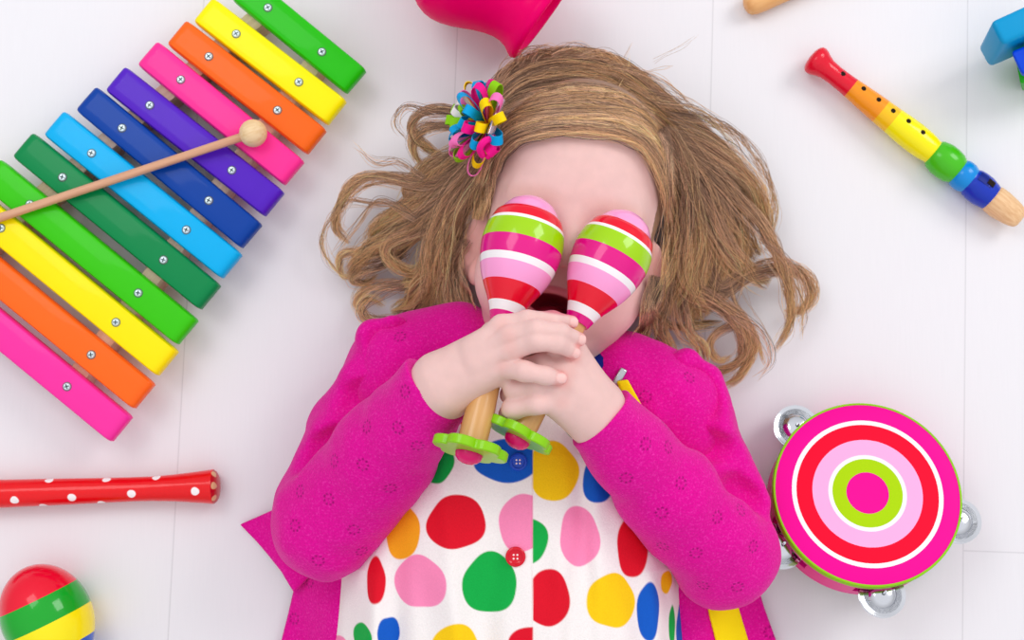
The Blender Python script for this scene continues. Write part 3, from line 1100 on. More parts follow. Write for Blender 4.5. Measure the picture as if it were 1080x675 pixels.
def strands(pts, n, w0, w1, rad=0.00018, m=26, zs=None, lift=0.0, tone=0.0, t0=0.0, t1=1.0, curl=0.5, wob=1.0, lenvar=0.25, clump=14):
    """n hairs that follow a guide drawn as (photo x, photo y, height)"""
    global hbase
    n = int(n * 1.5)
    g = catmull(np.array(pts, float), m)
    t = np.linspace(0, 1, m)
    w_ = w0 + (w1 - w0) * t
    w_ = w_ * (0.75 + 0.25 * np.sin(math.pi * t))
    nc = max(1, n // clump)
    cid = rng.integers(0, nc, n)
    r = np.sqrt(rng.uniform(0, 1, nc))
    a = rng.uniform(0, 6.283, nc)
    coff = np.stack([r * np.cos(a), r * np.sin(a)], 1)[cid]
    fine = rng.normal(0, 0.62, (n, 2))
    tan = np.gradient(g[:, :2], axis=0)
    Lp = np.linalg.norm(np.diff(g[:, :2], axis=0), axis=1).sum()
    tan /= np.linalg.norm(tan, axis=1)[:, None] + 1e-9
    nor = np.stack([-tan[:, 1], tan[:, 0]], 1)
    # each lock gathers finer locks; the hairs of a fine lock wave together and close up towards the tip
    fr = rng.uniform(0.7, 1.3, (nc, 1))[cid] * Lp / 75.0
    ph = rng.uniform(0, 6.28, (nc, 1))[cid]
    fr2 = rng.uniform(0.4, 1.8, (n, 1))
    ph2 = rng.uniform(0, 6.28, (n, 1))
    tt = t[None, :]
    spread = 2.6 * (1 - 0.6 * tt) + 0.25
    off = coff
    amp = np.minimum(curl * 2.4, 0.42 * w_[None] + 0.8)
    o1 = coff[:, :1] * w_[None] + fine[:, :1] * spread + amp * np.sin(6.28 * fr * tt + ph) * (0.25 + 0.75 * tt) + wob * 0.7 * np.sin(6.28 * fr2 * tt + ph2)
    o2 = coff[:, 1:] * w_[None] * 0.0006 + fine[:, 1:] * 0.0009 + 0.0008 * curl * np.cos(6.28 * fr * tt + ph)
    e = 1 - lenvar * rng.uniform(0, 1, (n, 1)) ** 2
    st = 0.06 * rng.uniform(0, 1, (n, 1))
    ti = st + (e - st) * tt
    idx = ti * (m - 1)
    i0 = np.minimum(idx.astype(int), m - 2)
    f = idx - i0
    gx = g[i0, 0] * (1 - f) + g[i0 + 1, 0] * f
    gy = g[i0, 1] * (1 - f) + g[i0 + 1, 1] * f
    gz = g[i0, 2] * (1 - f) + g[i0 + 1, 2] * f
    nx_ = nor[i0, 0] * (1 - f) + nor[i0 + 1, 0] * f
    ny_ = nor[i0, 1] * (1 - f) + nor[i0 + 1, 1] * f
    gx = gx + nx_ * o1
    gy = gy + ny_ * o1
    Z = gz + o2
    for _ in range(3):
        W = P(gx, gy, Z)
        ground = hmap(W[..., 0], W[..., 1])
        Z = np.maximum(Z, np.where(ground > 0.02, ground + 0.0020 + lift + np.abs(off[:, 1:]) * 0.004, 0.0012))
        for _k in range(2):
            Z[:, 1:-1] = 0.25 * Z[:, :-2] + 0.5 * Z[:, 1:-1] + 0.25 * Z[:, 2:]
    W = P(gx, gy, Z)
    T = np.gradient(W, axis=1)
    T /= np.linalg.norm(T, axis=2)[..., None] + 1e-12
    up = np.array([0.13, 0.07, 0.98])
    A = np.cross(T, up)
    A /= np.linalg.norm(A, axis=2)[..., None] + 1e-12
    B = np.cross(T, A)
    rr = (rad * rng.uniform(0.7, 1.3, (n, 1)) * np.minimum(1, (1.02 - tt) * 5 + 0.15))[..., None]
    ring = [W + rr * (A * math.cos(q) + B * math.sin(q)) for q in (0.5, 2.594, 4.689)]
    R = np.stack(ring, 2)                       # n, m, 3, 3
    hairV.append(R.reshape(-1, 3))
    bi = hbase + (np.arange(n)[:, None] * m + np.arange(m - 1)[None, :]) * 3
    for k in range(3):
        kk = (k + 1) % 3
        hairF.append(np.stack([bi + k, bi + kk, bi + 3 + kk, bi + 3 + k], -1).reshape(-1, 4))
    hbase += n * m * 3
    q = np.clip(t0 + (t1 - t0) * tt + rng.normal(0, 0.16, (n, 1)), 0, 1)[..., None]
    c = np.where(q < 0.5, C_ROOT + (C_MID - C_ROOT) * (q / 0.5), C_MID + (C_TIP - C_MID) * ((q - 0.5) / 0.5))
    c = c * (1 + tone + rng.normal(0, 0.2, (nc, 1))[cid] + rng.normal(0, 0.3, (n, 1)))[..., None]
    hairC.append(np.repeat(np.clip(c, 0.01, 1)[:, :, None, :], 3, 2).reshape(-1, 3))


def pz(lst, z0, z1):
    n = len(lst)
    return [(a, b, z0 + (z1 - z0) * i / (n - 1)) for i, (a, b) in enumerate(lst)]


# over the crown, swept from the clip on the left to the right
crown = [[(513, 184), (521, 160), (538, 141), (560, 132), (590, 127), (624, 128), (658, 133), (684, 147), (702, 174), (713, 212), (718, 250)],
         [(507, 155), (530, 116), (565, 100), (604, 94), (641, 94), (673, 106), (701, 130), (728, 168), (748, 216), (752, 258)],
         [(510, 168), (526, 134), (558, 122), (594, 117), (632, 117), (666, 122), (694, 138), (714, 172), (724, 220), (722, 262)],
         [(508, 160), (529, 124), (562, 108), (600, 102), (641, 102), (673, 112), (700, 136), (724, 172), (740, 222), (742, 262)],
         [(506, 150), (530, 108), (567, 92), (607, 86), (642, 87), (673, 101), (702, 126), (734, 166), (758, 212), (766, 256)],
         [(508, 142), (533, 102), (564, 85), (600, 79), (636, 81), (668, 94), (702, 120), (742, 160), (776, 204), (792, 248)],
         [(506, 132), (532, 95), (560, 77), (592, 71), (625, 72), (657, 84), (694, 110), (738, 146), (782, 190), (804, 236)],
         [(508, 120), (531, 88), (558, 71), (590, 64), (624, 65), (656, 77), (690, 102), (716, 128)],
         [(508, 126), (531, 92), (559, 74), (590, 67), (622, 69), (654, 79), (686, 101), (724, 130), (762, 162), (790, 196)]]
for i, g in enumerate(crown):
    strands(pz(g, 0.06, 0.03), 520, 9, 15, m=36, t0=0.18, t1=0.6, lift=0.001 + 0.0006 * i, tone=-0.05, lenvar=0.45, curl=0.5)
    strands(pz(g, 0.06, 0.03), 90, 15, 18, m=36, t0=0.5, t1=0.9, lift=0.004, tone=0.05, lenvar=0.5, curl=0.6)
# fine baby hair along the forehead
for (a, b, c, n) in (((530, 142), (556, 134), (590, 131), 60), ((590, 130), (630, 134), (664, 138), 70), ((660, 136), (690, 150), (700, 185), 80), ((528, 150), (514, 170), (506, 196), 80)):
    strands(pz([a, b, c], 0.12, 0.12), n, 7, 8, rad=0.00016, m=14, t0=0.3, t1=0.8)
# left side, from the temple out over the floor
left = [([(524, 150), (513, 182), (507, 210), (503, 232)], 260, 8, 6, 0.10, 0.08),
        ([(522, 142), (504, 176), (488, 202), (474, 230), (466, 264), (466, 298), (464, 330)], 420, 10, 18, 0.10, 0.035),
        ([(520, 145), (504, 178), (486, 205), (470, 240), (458, 275), (448, 305), (436, 330)], 300, 12, 20, 0.09, 0.022),
        ([(515, 150), (495, 182), (470, 205), (440, 232), (415, 255), (400, 275)], 300, 13, 16, 0.08, 0.016),
        ([(512, 152), (490, 190), (458, 219), (428, 243), (395, 260), (376, 278), (370, 294)], 170, 12, 7, 0.08, 0.014),
        ([(510, 150), (490, 180), (455, 200), (425, 222), (400, 240), (388, 262)], 190, 12, 8, 0.07, 0.02),
        ([(505, 150), (480, 180), (450, 194), (404, 187), (375, 194), (359, 216), (355, 240), (369, 257)], 90, 10, 3.5, 0.07, 0.022),
        ([(480, 205), (440, 215), (400, 214), (366, 212), (348, 230), (339, 252), (344, 273), (363, 290), (389, 294)], 12, 5, 1.5, 0.05, 0.018),
        ([(500, 210), (485, 222), (449, 236), (416, 250), (407, 267), (424, 284), (455, 291)], 90, 9, 4, 0.06, 0.03),
        ([(490, 249), (470, 279), (446, 303), (432, 322), (412, 330)], 130, 10, 7, 0.06, 0.022),
        ([(478, 250), (478, 288), (482, 315), (486, 340), (484, 352)], 260, 11, 13, 0.05, 0.05),
        ([(478, 285), (486, 305), (492, 325), (492, 342)], 170, 9, 9, 0.05, 0.06),
        ([(446, 310), (428, 335), (401, 341), (384, 335), (380, 322), (391, 314), (406, 323)], 50, 7, 3, 0.03, 0.016),
        ([(450, 290), (430, 300), (405, 300), (385, 306), (376, 320), (386, 338)], 40, 6, 3, 0.02, 0.01),
        ([(430, 262), (405, 276), (384, 284), (372, 296), (386, 300), (398, 288)], 40, 6, 3, 0.03, 0.012),
        ([(440, 240), (420, 262), (392, 270), (370, 266), (358, 272), (360, 290), (378, 296)], 40, 7, 2.5, 0.03, 0.012),
        ([(505, 128), (477, 116), (450, 116), (434, 130), (437, 145), (453, 158), (470, 165)], 70, 6, 4, 0.07, 0.03),
        ([(500, 140), (474, 133), (449, 136), (436, 150), (438, 165), (450, 177)], 60, 6, 4, 0.06, 0.03),
        ([(495, 165), (470, 168), (445, 180), (430, 198), (436, 214)], 80, 8, 6, 0.07, 0.03),
        ([(505, 150), (484, 165), (462, 182), (445, 205), (436, 225)], 200, 12, 12, 0.08, 0.03),
        ([(485, 230), (468, 262), (450, 288), (440, 300), (425, 306)], 220, 13, 13, 0.06, 0.018)]
for g, n, w0, w1, z0, z1 in left:
    strands(pz(g, z0, z1), int(n * 1.25), w0, w1, m=30, t0=0.12, t1=1.05, curl=1.7, clump=13)
    strands(pz(g, z0 + 0.006, z1 + 0.004), max(4, int(n * 0.10)), w0 * 1.5, w1 * 1.7 + 3, rad=0.00015, m=30, t0=0.5, t1=1.0, curl=1.2, wob=2.6, clump=2)
# right side
right = [([(696, 136), (708, 158), (714, 200), (718, 245), (712, 292), (700, 330)], 300, 11, 20, 0.10, 0.035),
         ([(700, 138), (716, 170), (730, 212), (738, 258), (730, 306), (716, 340)], 300, 12, 18, 0.09, 0.022),
         ([(704, 140), (728, 168), (752, 205), (766, 250), (762, 292), (750, 318)], 300, 13, 17, 0.08, 0.018),
         ([(706, 141), (739, 156), (775, 178), (797, 200), (808, 228), (808, 258)], 170, 12, 6, 0.08, 0.02),
         ([(715, 155), (751, 182), (780, 210), (806, 242), (820, 270), (831, 300), (834, 330), (830, 350), (816, 370)], 90, 11, 3, 0.07, 0.02),
         ([(700, 118), (746, 126), (780, 142), (803, 173), (816, 204), (815, 240), (806, 270)], 16, 8, 2.5, 0.06, 0.02),
         ([(735, 250), (756, 304), (787, 290), (815, 281), (841, 285), (855, 299), (855, 317), (843, 329), (826, 329)], 90, 10, 3.5, 0.04, 0.014),
         ([(720, 180), (745, 225), (770, 265), (792, 290), (812, 300)], 170, 12, 8, 0.08, 0.016),
         ([(712, 270), (725, 303), (751, 315), (775, 332), (791, 353), (794, 373), (780, 397), (763, 407)], 120, 10, 3, 0.05, 0.014),
         ([(730, 300), (756, 318), (776, 338), (785, 357), (783, 377), (768, 389), (752, 393)], 110, 9, 4, 0.04, 0.012),
         ([(790, 335), (772, 343), (757, 350), (750, 364), (758, 379), (772, 376)], 36, 4, 3, 0.03, 0.018),
         ([(700, 300), (690, 325), (708, 343), (734, 344), (763, 341)], 50, 8, 4, 0.05, 0.014),
         ([(705, 290), (700, 318), (694, 343), (704, 364), (717, 377)], 70, 9, 6, 0.05, 0.03),
         ([(712, 300), (716, 330), (724, 352), (738, 366), (742, 384)], 60, 9, 6, 0.045, 0.03),
         ([(690, 290), (684, 318), (676, 345), (668, 362)], 110, 7, 9, 0.06, 0.05),
         ([(745, 180), (785, 205), (815, 250), (838, 290), (850, 330), (846, 360)], 10, 9, 4, 0.06, 0.02),
         ([(760, 260), (775, 300), (790, 335), (806, 365), (812, 385)], 14, 8, 6, 0.04, 0.01),
         ([(722, 200), (720, 240), (718, 280), (735, 320), (745, 335)], 240, 14, 15, 0.08, 0.02),
         ([(735, 185), (760, 225), (785, 255), (800, 272)], 150, 12, 10, 0.07, 0.02)]
for g, n, w0, w1, z0, z1 in right:
    strands(pz(g, z0, z1), int(n * 1.15), w0, w1, m=30, t0=0.14, t1=1.05, curl=1.5, clump=13)
    strands(pz(g, z0 + 0.006, z1 + 0.004), max(4, int(n * 0.10)), w0 * 1.5, w1 * 1.7 + 3, rad=0.00015, m=30, t0=0.5, t1=1.0, curl=1.2, wob=2.6, clump=2)
# loose flyaway hairs
fly = [[(560, 66), (572, 52), (590, 56), (604, 64)], [(580, 60), (600, 50), (622, 54), (640, 66)], [(610, 60), (634, 55), (655, 68), (670, 88)], [(546, 70), (556, 56), (575, 54), (590, 60)],
       [(680, 96), (720, 108), (760, 130), (790, 160)], [(690, 110), (735, 118), (770, 150), (786, 190)], [(700, 120), (760, 150), (800, 190), (815, 240)],
       [(450, 190), (420, 170), (395, 170), (370, 150)], [(440, 230), (400, 210), (372, 240), (350, 270)], [(800, 250), (830, 275), (850, 310), (838, 340)],
       [(770, 330), (800, 350), (812, 380), (795, 400)], [(430, 300), (400, 310), (380, 330), (395, 345)], [(460, 120), (430, 112), (418, 130), (430, 150)],
       [(640, 70), (680, 78), (715, 100), (740, 130)], [(520, 90), (540, 66), (560, 58), (590, 54)]]
for g in fly:
    strands(pz(g, 0.07, 0.04), 10, 5, 7, rad=0.00020, m=22, t0=0.3, t1=0.9, wob=2.4, clump=1, lenvar=0.6)
# fine hairs lying over the parting in all directions
for _ in range(26):
    x, y = rng.uniform(540, 690), rng.uniform(66, 120)
    a = rng.uniform(-1.2, 1.2)
    L = rng.uniform(25, 60)
    strands(pz([(x, y), (x + L * .5 * math.cos(a) + 4, y + L * .5 * math.sin(a)), (x + L * math.cos(a), y + L * math.sin(a))], 0.05, 0.05), 2, 4, 4, rad=0.00014, m=14, t0=0.7, t1=1.0, lift=0.005)
HV, HF, HC = np.vstack(hairV), np.vstack(hairF), np.vstack(hairC)
hair_mat = attr_mat('hair', rough=0.42, spec=0.45, noise_amt=0.05, nscale=60)
make('hair', HV, HF, hair_mat, person, col=HC)
print('hair faces', len(HF))

# ================================================================== MARACAS held by the person
PINKL, CRED, LIME, CMAG, CWHT = (250, 160, 212), (232, 0, 40), (160, 212, 0), (226, 0, 132), (246, 240, 242)
gloss = dict(rough=0.25, coat=1.0)
m_pl, m_rd, m_li, m_mg, m_wh = (mat('lacquer_' + n, c, **gloss) for n, c in (('light_pink', PINKL), ('red', CRED), ('lime', LIME), ('magenta', CMAG), ('white', CWHT)))
EGG = [(0, 0.01, 0), (1.5, 8, 0), (4, 14, 0), (9, 22, 0), (20.5, 32, 1), (24, 34.4, 1), (32.6, 38, 2), (36.4, 39.2, 3), (45, 41, 3), (54, 41, 4), (63, 40.2, 4), (71.6, 38.4, 2),
       (78.5, 36.6, 0), (87, 33.4, 0), (95, 29.4, 1), (104, 24, 1), (113, 18.8, 2), (122, 15.2, 4), (130, 12.6, 4)]


def maraca(T, D, zT, zD, label, spin, loc_px):
    a, b = P(*T, zT), P(*D, zD)
    u = np.linalg.norm(b - a) / 277.0
    d = (b - a) / np.linalg.norm(b - a)
    t = thing('maraca', b, label, 'maraca', 'striped maracas held over the eyes')
    # resample the egg so it is smooth between band edges
    s_ = np.array([p[0] for p in EGG], float)
    r_ = np.array([p[1] for p in EGG], float)
    prof = []
    for i in range(len(EGG) - 1):
        for k in range(3):
            q = s_[i] + (s_[i + 1] - s_[i]) * k / 3
            # smooth radius through the neighbours
            prof.append([q, np.interp(q, s_, r_), EGG[i][2]])
    prof.append([130, 12.6, 4])
    rr = np.array([p[1] for p in prof])
    for _ in range(3):
        rr[3:-1] = 0.25 * rr[2:-2] + 0.5 * rr[3:-1] + 0.25 * rr[4:]
    prof = [(p[0] * u * 1.085, max(r, 0.01) * u * 1.045, p[2]) for p, r in zip(prof, rr)]
    MB().lathe(a, d, prof, 64).build('rattle_head', [m_pl, m_rd, m_wh, m_li, m_mg], t, sharp=60)
    wm = wood('turned_beech', (206, 148, 84), (222, 168, 102), d, 14, 0.35, 0.4)
    MB().lathe(a, d, [(s * u, r * u) for s, r in ((129, 10.8), (140, 10.6), (165, 11.5), (200, 13.2), (235, 14.6), (262, 15), (274, 14.6))], 40).build('handle', wm, t)
    # flower disc
    fr = frame(d)
    n = 144
    mb = MB()
    ringp = []
    for k in range(n):
        q = 2 * math.pi * k / n
        r = (29.5 + 9.0 * abs(math.cos(3 * (q + spin))) ** 0.75) * u
        ringp.append(r * (fr[1] * math.cos(q) + fr[2] * math.sin(q)))
    ringp = np.array(ringp)
    c0, c1 = a + d * 271 * u, a + d * 281 * u
    lv = [(c0, 0.96), (c0 + d * 1.2 * u, 1.0), (c1 - d * 1.2 * u, 1.0), (c1, 0.96)]
    VV = []
    for c, s in lv:
        VV += [c + p * s for p in ringp]
    FF = []
    for i in range(3):
        for k in range(n):
            kk = (k + 1) % n
            FF.append((i * n + k, i * n + kk, (i + 1) * n + kk, (i + 1) * n + k))
    FF.append(tuple(range(n))[::-1])
    FF.append(tuple(range(3 * n, 4 * n)))
    mb.add(VV, FF)
    mb.build('flower_disc', mat('lime_paint', (138, 205, 14), 0.3, coat=0.5), t, sharp=35)
    MB().lathe(c1 - d * 2 * u, d, [(0, 13.5 * u), (3 * u, 14.2 * u), (7 * u, 13.2 * u), (10.5 * u, 10 * u), (12.6 * u, 5.5 * u), (13.2 * u, 0.01 * u)], 36).build('knob', mat('magenta_knob', (222, 0, 105), 0.25, coat=0.8), t)
    return t


maraca((564, 208), (496, 474), 0.172, 0.2125, 'pink red and lime striped maraca in front of the eye on the photo\'s left', 0.15, None)
maraca((668, 225), (548, 459), 0.172, 0.2000, 'pink red and lime striped maraca tilted further over, on the photo\'s right', 0.3, None)

# ================================================================== HAIR CLIP
clip_c = P(515, 133, 0.130)
clip = thing('hair_clip', clip_c, 'round hair clip of looped rainbow ribbons worn in the light brown hair', 'hair clip')
cn = np.array([-0.90, 0.12, 0.40])
cn /= np.linalg.norm(cn)
_, ca, cbv = frame(cn)
ribc = [(255, 214, 0), (0, 160, 220), (140, 205, 20), (240, 20, 140), (250, 120, 190), (245, 240, 238), (250, 170, 20)]
ribm = [mat('ribbon_' + n, c, 0.45, 0.4, bump=0.15, bscale=1500) for n, c in zip(('yellow', 'blue', 'lime', 'hot_pink', 'pink', 'white', 'amber'), ribc)]
ribn = ('yellow', 'blue', 'lime green', 'hot pink', 'pale pink', 'white', 'amber')


def ribbon_loop(base, out, L, wd, m, side):
    """one teardrop loop of ribbon standing out from base"""
    out = out / np.linalg.norm(out)
    sd = side - out * np.dot(side, out)
    sd /= np.linalg.norm(sd)
    nn = np.cross(out, sd)
    k = 26
    tt = np.linspace(0, 2 * math.pi, k)
    V = []
    for q in tt:
        r = 0.5 * (1 - math.cos(q))
        x = r * L
        y = 0.21 * L * math.sin(q) * (0.15 + 0.85 * r)
        c = base + out * x + nn * y
        V += [c - sd * wd / 2, c + sd * wd / 2]
    F = [(2 * i, 2 * i + 1, 2 * i + 3, 2 * i + 2) for i in range(k - 1)]
    # give the band a thickness
    V2 = []
    for i in range(k):
        cen = base + out * L * 0.55
        for j in (0, 1):
            p = np.array(V[2 * i + j])
            dv = p - cen
            dv -= sd * np.dot(dv, sd)
            V2.append(p - dv / (np.linalg.norm(dv) + 1e-9) * 0.0007)
    b0 = len(V)
    V = V + V2
    F2 = [tuple(b0 + q for q in f[::-1]) for f in F]
    E = []
    for i in range(k - 1):
        E.append((2 * i, 2 * i + 2, b0 + 2 * i + 2, b0 + 2 * i))
        E.append((2 * i + 1, b0 + 2 * i + 1, b0 + 2 * i + 3, 2 * i + 3))
    return V, F + F2 + E


r5 = np.random.default_rng(19)
rings = [(5, 16, 0.0285), (9, 37, 0.0330), (12, 58, 0.0355), (14, 80, 0.0370)]
cid = 0
for (n, el, L) in rings:
    for k in range(n):
        az = 2 * math.pi * (k + 0.37 * el) / n + r5.uniform(-0.12, 0.12)
        e = math.radians(el + r5.uniform(-5, 5))
        out = cn * math.cos(e) + (ca * math.cos(az) + cbv * math.sin(az)) * math.sin(e)
        if out[2] < -0.45:
            continue
        side = np.cross(cn, out)
        tw = r5.uniform(-0.7, 0.7)
        side = side * math.cos(tw) + np.cross(out, side) * math.sin(tw)
        c_ = [0, 1, 2, 3, 0, 2, 4, 0, 1, 3, 2, 5, 4][(cid * 5 + int(r5.integers(0, 2))) % 13]
        cid += 1
        lv, lf = ribbon_loop(clip_c + out * 0.003, out, L * r5.uniform(0.9, 1.08), 0.0076, None, side)
        o = make('ribbon_loop', lv, lf, ribm[c_], clip, smooth=True, sharp=50)
        o['label'] = ribn[c_] + ' ribbon loop'
# centre coil and the metal clip under it
lv = MB().lathe(clip_c + cn * 0.012, cn + np.array([0.5, -0.3, 0.2]), [(0, 0.0045), (0.009, 0.0048), (0.009, 0.0034), (0.002, 0.003)], 24)
lv.build('ribbon_coil', ribm[0], clip)['label'] = 'small yellow ribbon coil'
pts = [P(530, 104, 0.150), P(524, 120, 0.158), P(517, 143, 0.160)]
tv = MB()
e0, e1 = pts[0], pts[2]
dd = (e1 - e0) / np.linalg.norm(e1 - e0)
nn = np.array([0.75, 0.2, 0.6])
nn -= dd * np.dot(nn, dd)
nn /= np.linalg.norm(nn)
ss = np.cross(dd, nn)
bv, bf = bevelled([e0 + dd * (0 if i in (0, 3) else np.linalg.norm(e1 - e0)) + ss * (-.003 if i in (0, 1) else .003) + nn * z for z in (-.0015, .0010) for i in range(4)], HEX, 0.0006)
tv.add(bv, bf)
tv.build('clip_bar', mat('clip_metal', (200, 180, 195), 0.25, metal=0.9), clip)['label'] = 'silver clip bar'
jb = MB()
jb.tube(catmull([P(520, 146, 0.158), P(511, 149, 0.164), P(506, 157, 0.161), P(509, 164, 0.154)], 16), [0.0028] * 16, 8)
jb.tube(catmull([P(522, 146, 0.158), P(521, 156, 0.160), P(514, 166, 0.152)], 12), [0.0022] * 12, 8)
jb.build('clip_jaw', ribm[3], clip)['label'] = 'hot pink clip jaw'

# ================================================================== XYLOPHONE
ZB0, ZB1 = 0.030, 0.0425
bars = [((253, -16), (375, 84), (36, 190, 8)), ((213, 8), (354.5, 117), (255, 238, 0)), ((185, 32), (333, 148), (245, 104, 22)), ((154, 54), (309, 181), (255, 50, 150)),
        ((120, 81), (288, 214), (84, 30, 190)), ((89, 102), (264, 248), (0, 64, 158)), ((55, 128), (243, 280), (0, 176, 236)), ((22, 151), (220, 313), (0, 134, 72)),
        ((-13, 179), (196, 350), (56, 198, 6)), ((-45, 203), (175, 383), (255, 232, 0)), ((-81, 229), (150, 418), (255, 106, 26)), ((-115, 255), (126, 453), (246, 50, 160))]
barn = ['green', 'yellow', 'orange', 'pink', 'purple', 'navy blue', 'sky blue', 'dark green', 'lime green', 'yellow', 'orange', 'pink']
xyl = thing('xylophone', P(130, 235, 0), 'rainbow wooden toy xylophone with twelve painted bars on a white floor', 'xylophone')
ang_dir = None
scr_m = mat('zinc_screw', (205, 222, 226), 0.38, metal=0.6)
slot_m = mat('screw_slot', (85, 100, 104), 0.6, metal=0.5)
recess_shade_m = mat('screw_recess_shade', (92, 100, 98), 0.8)  # flat dark ring round the screw, recess shade put into the colour


def rail_t(line_a, line_b, a, b):
    """where the bar a-b crosses the rail"""
    (x1, y1), (x2, y2) = line_a, line_b
    d1 = np.array([b[0] - a[0], b[1] - a[1]], float)
    d2 = np.array([x2 - x1, y2 - y1], float)
    M = np.array([[d1[0], -d2[0]], [d1[1], -d2[1]]])
    s = np.linalg.solve(M, np.array([x1 - a[0], y1 - a[1]], float))
    return s[0]


R1 = ((281, 10), (4, 239))
R2 = ((339, 56), (73, 406))
for k, (a, b, c) in enumerate(bars):
    A_, B_ = P(*a, ZB1), P(*b, ZB1)
    d = (B_ - A_)
    L = np.linalg.norm(d)
    d /= L
    nrm = np.array([-d[1], d[0], 0])
    hwid = (16.9 + 0.05 * k) * S(ZB1)
    nseg = 14
    # cross-section stations along the bar: rounded plan at the ends
    prof_s = [0, 0.0012, 0.003, 0.0055, 0.009, L / 2, L - 0.009, L - 0.0055, L - 0.003, L - 0.0012, L]
    prof_w = [0.90, 0.955, 0.98, 0.994, 1, 1, 1, 0.994, 0.98, 0.955, 0.90]
    prof_t = [-0.0048, -0.0026, -0.0011, -0.0002, 0, 0, 0, -0.0002, -0.0011, -0.0026, -0.0048]
    sec = [(-1, -1), (-1, 0.55), (-0.965, 0.82), (-0.90, 0.96), (-0.8, 1.0), (-0.4, 1.02), (0, 1.03), (0.4, 1.02), (0.8, 1.0), (0.90, 0.96), (0.965, 0.82), (1, 0.55), (1, -1)]
    VV, FF = [], []
    for s_, w_, t_ in zip(prof_s, prof_w, prof_t):
        for (u_, z_) in sec:
            zz = ZB0 if z_ < 0 else ZB0 + (ZB1 - ZB0 + t_) * z_
            VV.append(A_ * [1, 1, 0] + d * [1, 1, 0] * s_ + nrm * u_ * w_ * hwid + np.array([0, 0, zz]))
    m_ = len(sec)
    for i in range(len(prof_s) - 1):
        for j in range(m_):
            jj = (j + 1) % m_
            FF.append((i * m_ + jj, i * m_ + j, (i + 1) * m_ + j, (i + 1) * m_ + jj))
    FF.append(tuple(range(m_)))
    FF.append(tuple(range((len(prof_s) - 1) * m_, len(prof_s) * m_))[::-1])
    bar = make('bar', VV, FF, mat('bar_paint_%02d' % k, c, 0.38, 0.4, coat=0.25, vary=0.03, vscale=60), xyl, smooth=True, sharp=38)
    bar['label'] = barn[k] + ' wooden bar'
    for rl in (R1, R2):
        t_ = rail_t(rl[0], rl[1], a, b)
        c0 = A_ + (B_ - A_) * t_
        mb = MB()
        r = 0.0033
        mb.lathe(c0 + np.array([0, 0, -0.0006]), (0, 0, 1), [(0.0012, r * 1.18, 2), (0.00125, r, 0), (0.0016, r, 0), (0.0024, r * 0.8, 0), (0.0026, r * 0.01, 0)], 24)
        rot = 0.4 + 1.7 * k
        for q in (0, math.pi / 2):
            u_ = np.array([math.cos(rot + q), math.sin(rot + q), 0])
            v_ = np.array([-u_[1], u_[0], 0])
            bb = c0 + np.array([0, 0, 0.0019])
            pts = [bb + u_ * sx * r * 0.62 + v_ * sy * r * 0.13 + np.array([0, 0, z]) for z in (-0.0006, 0.0003) for sx, sy in ((-1, -1), (1, -1), (1, 1), (-1, 1))]
            mb.add(pts, HEX, 1)
        mb.build('screw', [scr_m, slot_m, recess_shade_m], bar)
# the two pale rails underneath
for (p, q) in (((288, 4), (-45, 279)), ((343, 50), (68, 413))):
    a, b = P(*p, ZB0), P(*q, ZB0)
    d = b - a
    L = np.linalg.norm(d)
    d /= L
    n = np.array([-d[1], d[0], 0]) * 0.0085
    pts = [pp + sgn * n + np.array([0, 0, z - ZB0]) for z in (0.0, ZB0 + 0.0002) for pp, sgn in ((a, -1), (b, -1), (b, 1), (a, 1))]
    rv, rf = bevelled(pts, HEX, 0.0012, 2)
    MB().add(rv, rf).build('rail', wood('pine_rail', (214, 178, 148), (232, 204, 178), d), xyl)

# ================================================================== MALLET on the xylophone
hc = P(267, 140.5, ZB1 + 0.0115)
tail = P(-60, 249.5, ZB1 + 0.0052)
mal = thing('mallet', P(100, 197, ZB1), 'wooden mallet with a round head lying across the xylophone bars', 'mallet')
d = (tail - hc) / np.linalg.norm(tail - hc)
rb = 14.8 * S(0.055)
prof = [(rb * (1 - math.cos(q)), max(rb * math.sin(q), 1e-5)) for q in np.linspace(0, math.pi, 26)]
MB().lathe(hc - d * rb, d, prof, 40).build('mallet_head', wood('pale_beech', (226, 190, 138), (240, 212, 168), d, 30), mal)
MB().tube([hc + d * 0.006, hc + d * 0.1, tail], 0.0037, 16).build('stick', wood('beech_stick', (204, 150, 116), (222, 172, 138), d), mal)

# ================================================================== TAMBOURINE
tc_ = P(915, 520, 0.061)
tn = np.array([0.0, math.sin(math.radians(16)), math.cos(math.radians(16))])
tn /= np.linalg.norm(tn)
R_t = 98.5 * S(0.061)
TH = 0.040
tamb = thing('tambourine', P(912, 528, 0), 'pink toy tambourine with red white and lime rings on its drumhead', 'tambourine')
m_tm, m_tw, m_tr, m_tp, m_tl = (mat('drum_' + n, c, 0.5, 0.35) for n, c in (('magenta', (240, 0, 150)), ('white', (250, 246, 248)), ('red', (240, 0, 48)), ('pink', (255, 176, 224)), ('lime', (172, 216, 0))))
ringsT = [(0.97, 0), (0.80, 1), (0.752, 2), (0.583, 3), (0.415, 1), (0.372, 4), (0.225, 0), (0.0001, 0)]
MB().lathe(tc_, tn, [(-0.0025, R_t * 0.985, 0), (0, R_t * 0.978, 0)] + [(0.0002, R_t * r, m) for r, m in ringsT], 128).build('drumhead', [m_tm, m_tw, m_tr, m_tp, m_tl], tamb, sharp=40)
MB().lathe(tc_, tn, [(-0.0075, R_t * 0.985), (-0.0072, R_t * 1.0), (-0.0008, R_t * 1.0), (0.0004, R_t * 0.995), (0.0005, R_t * 0.976), (-0.002, R_t * 0.97)], 128).build('binding', mat('lime_binding', (142, 204, 14), 0.5), tamb)
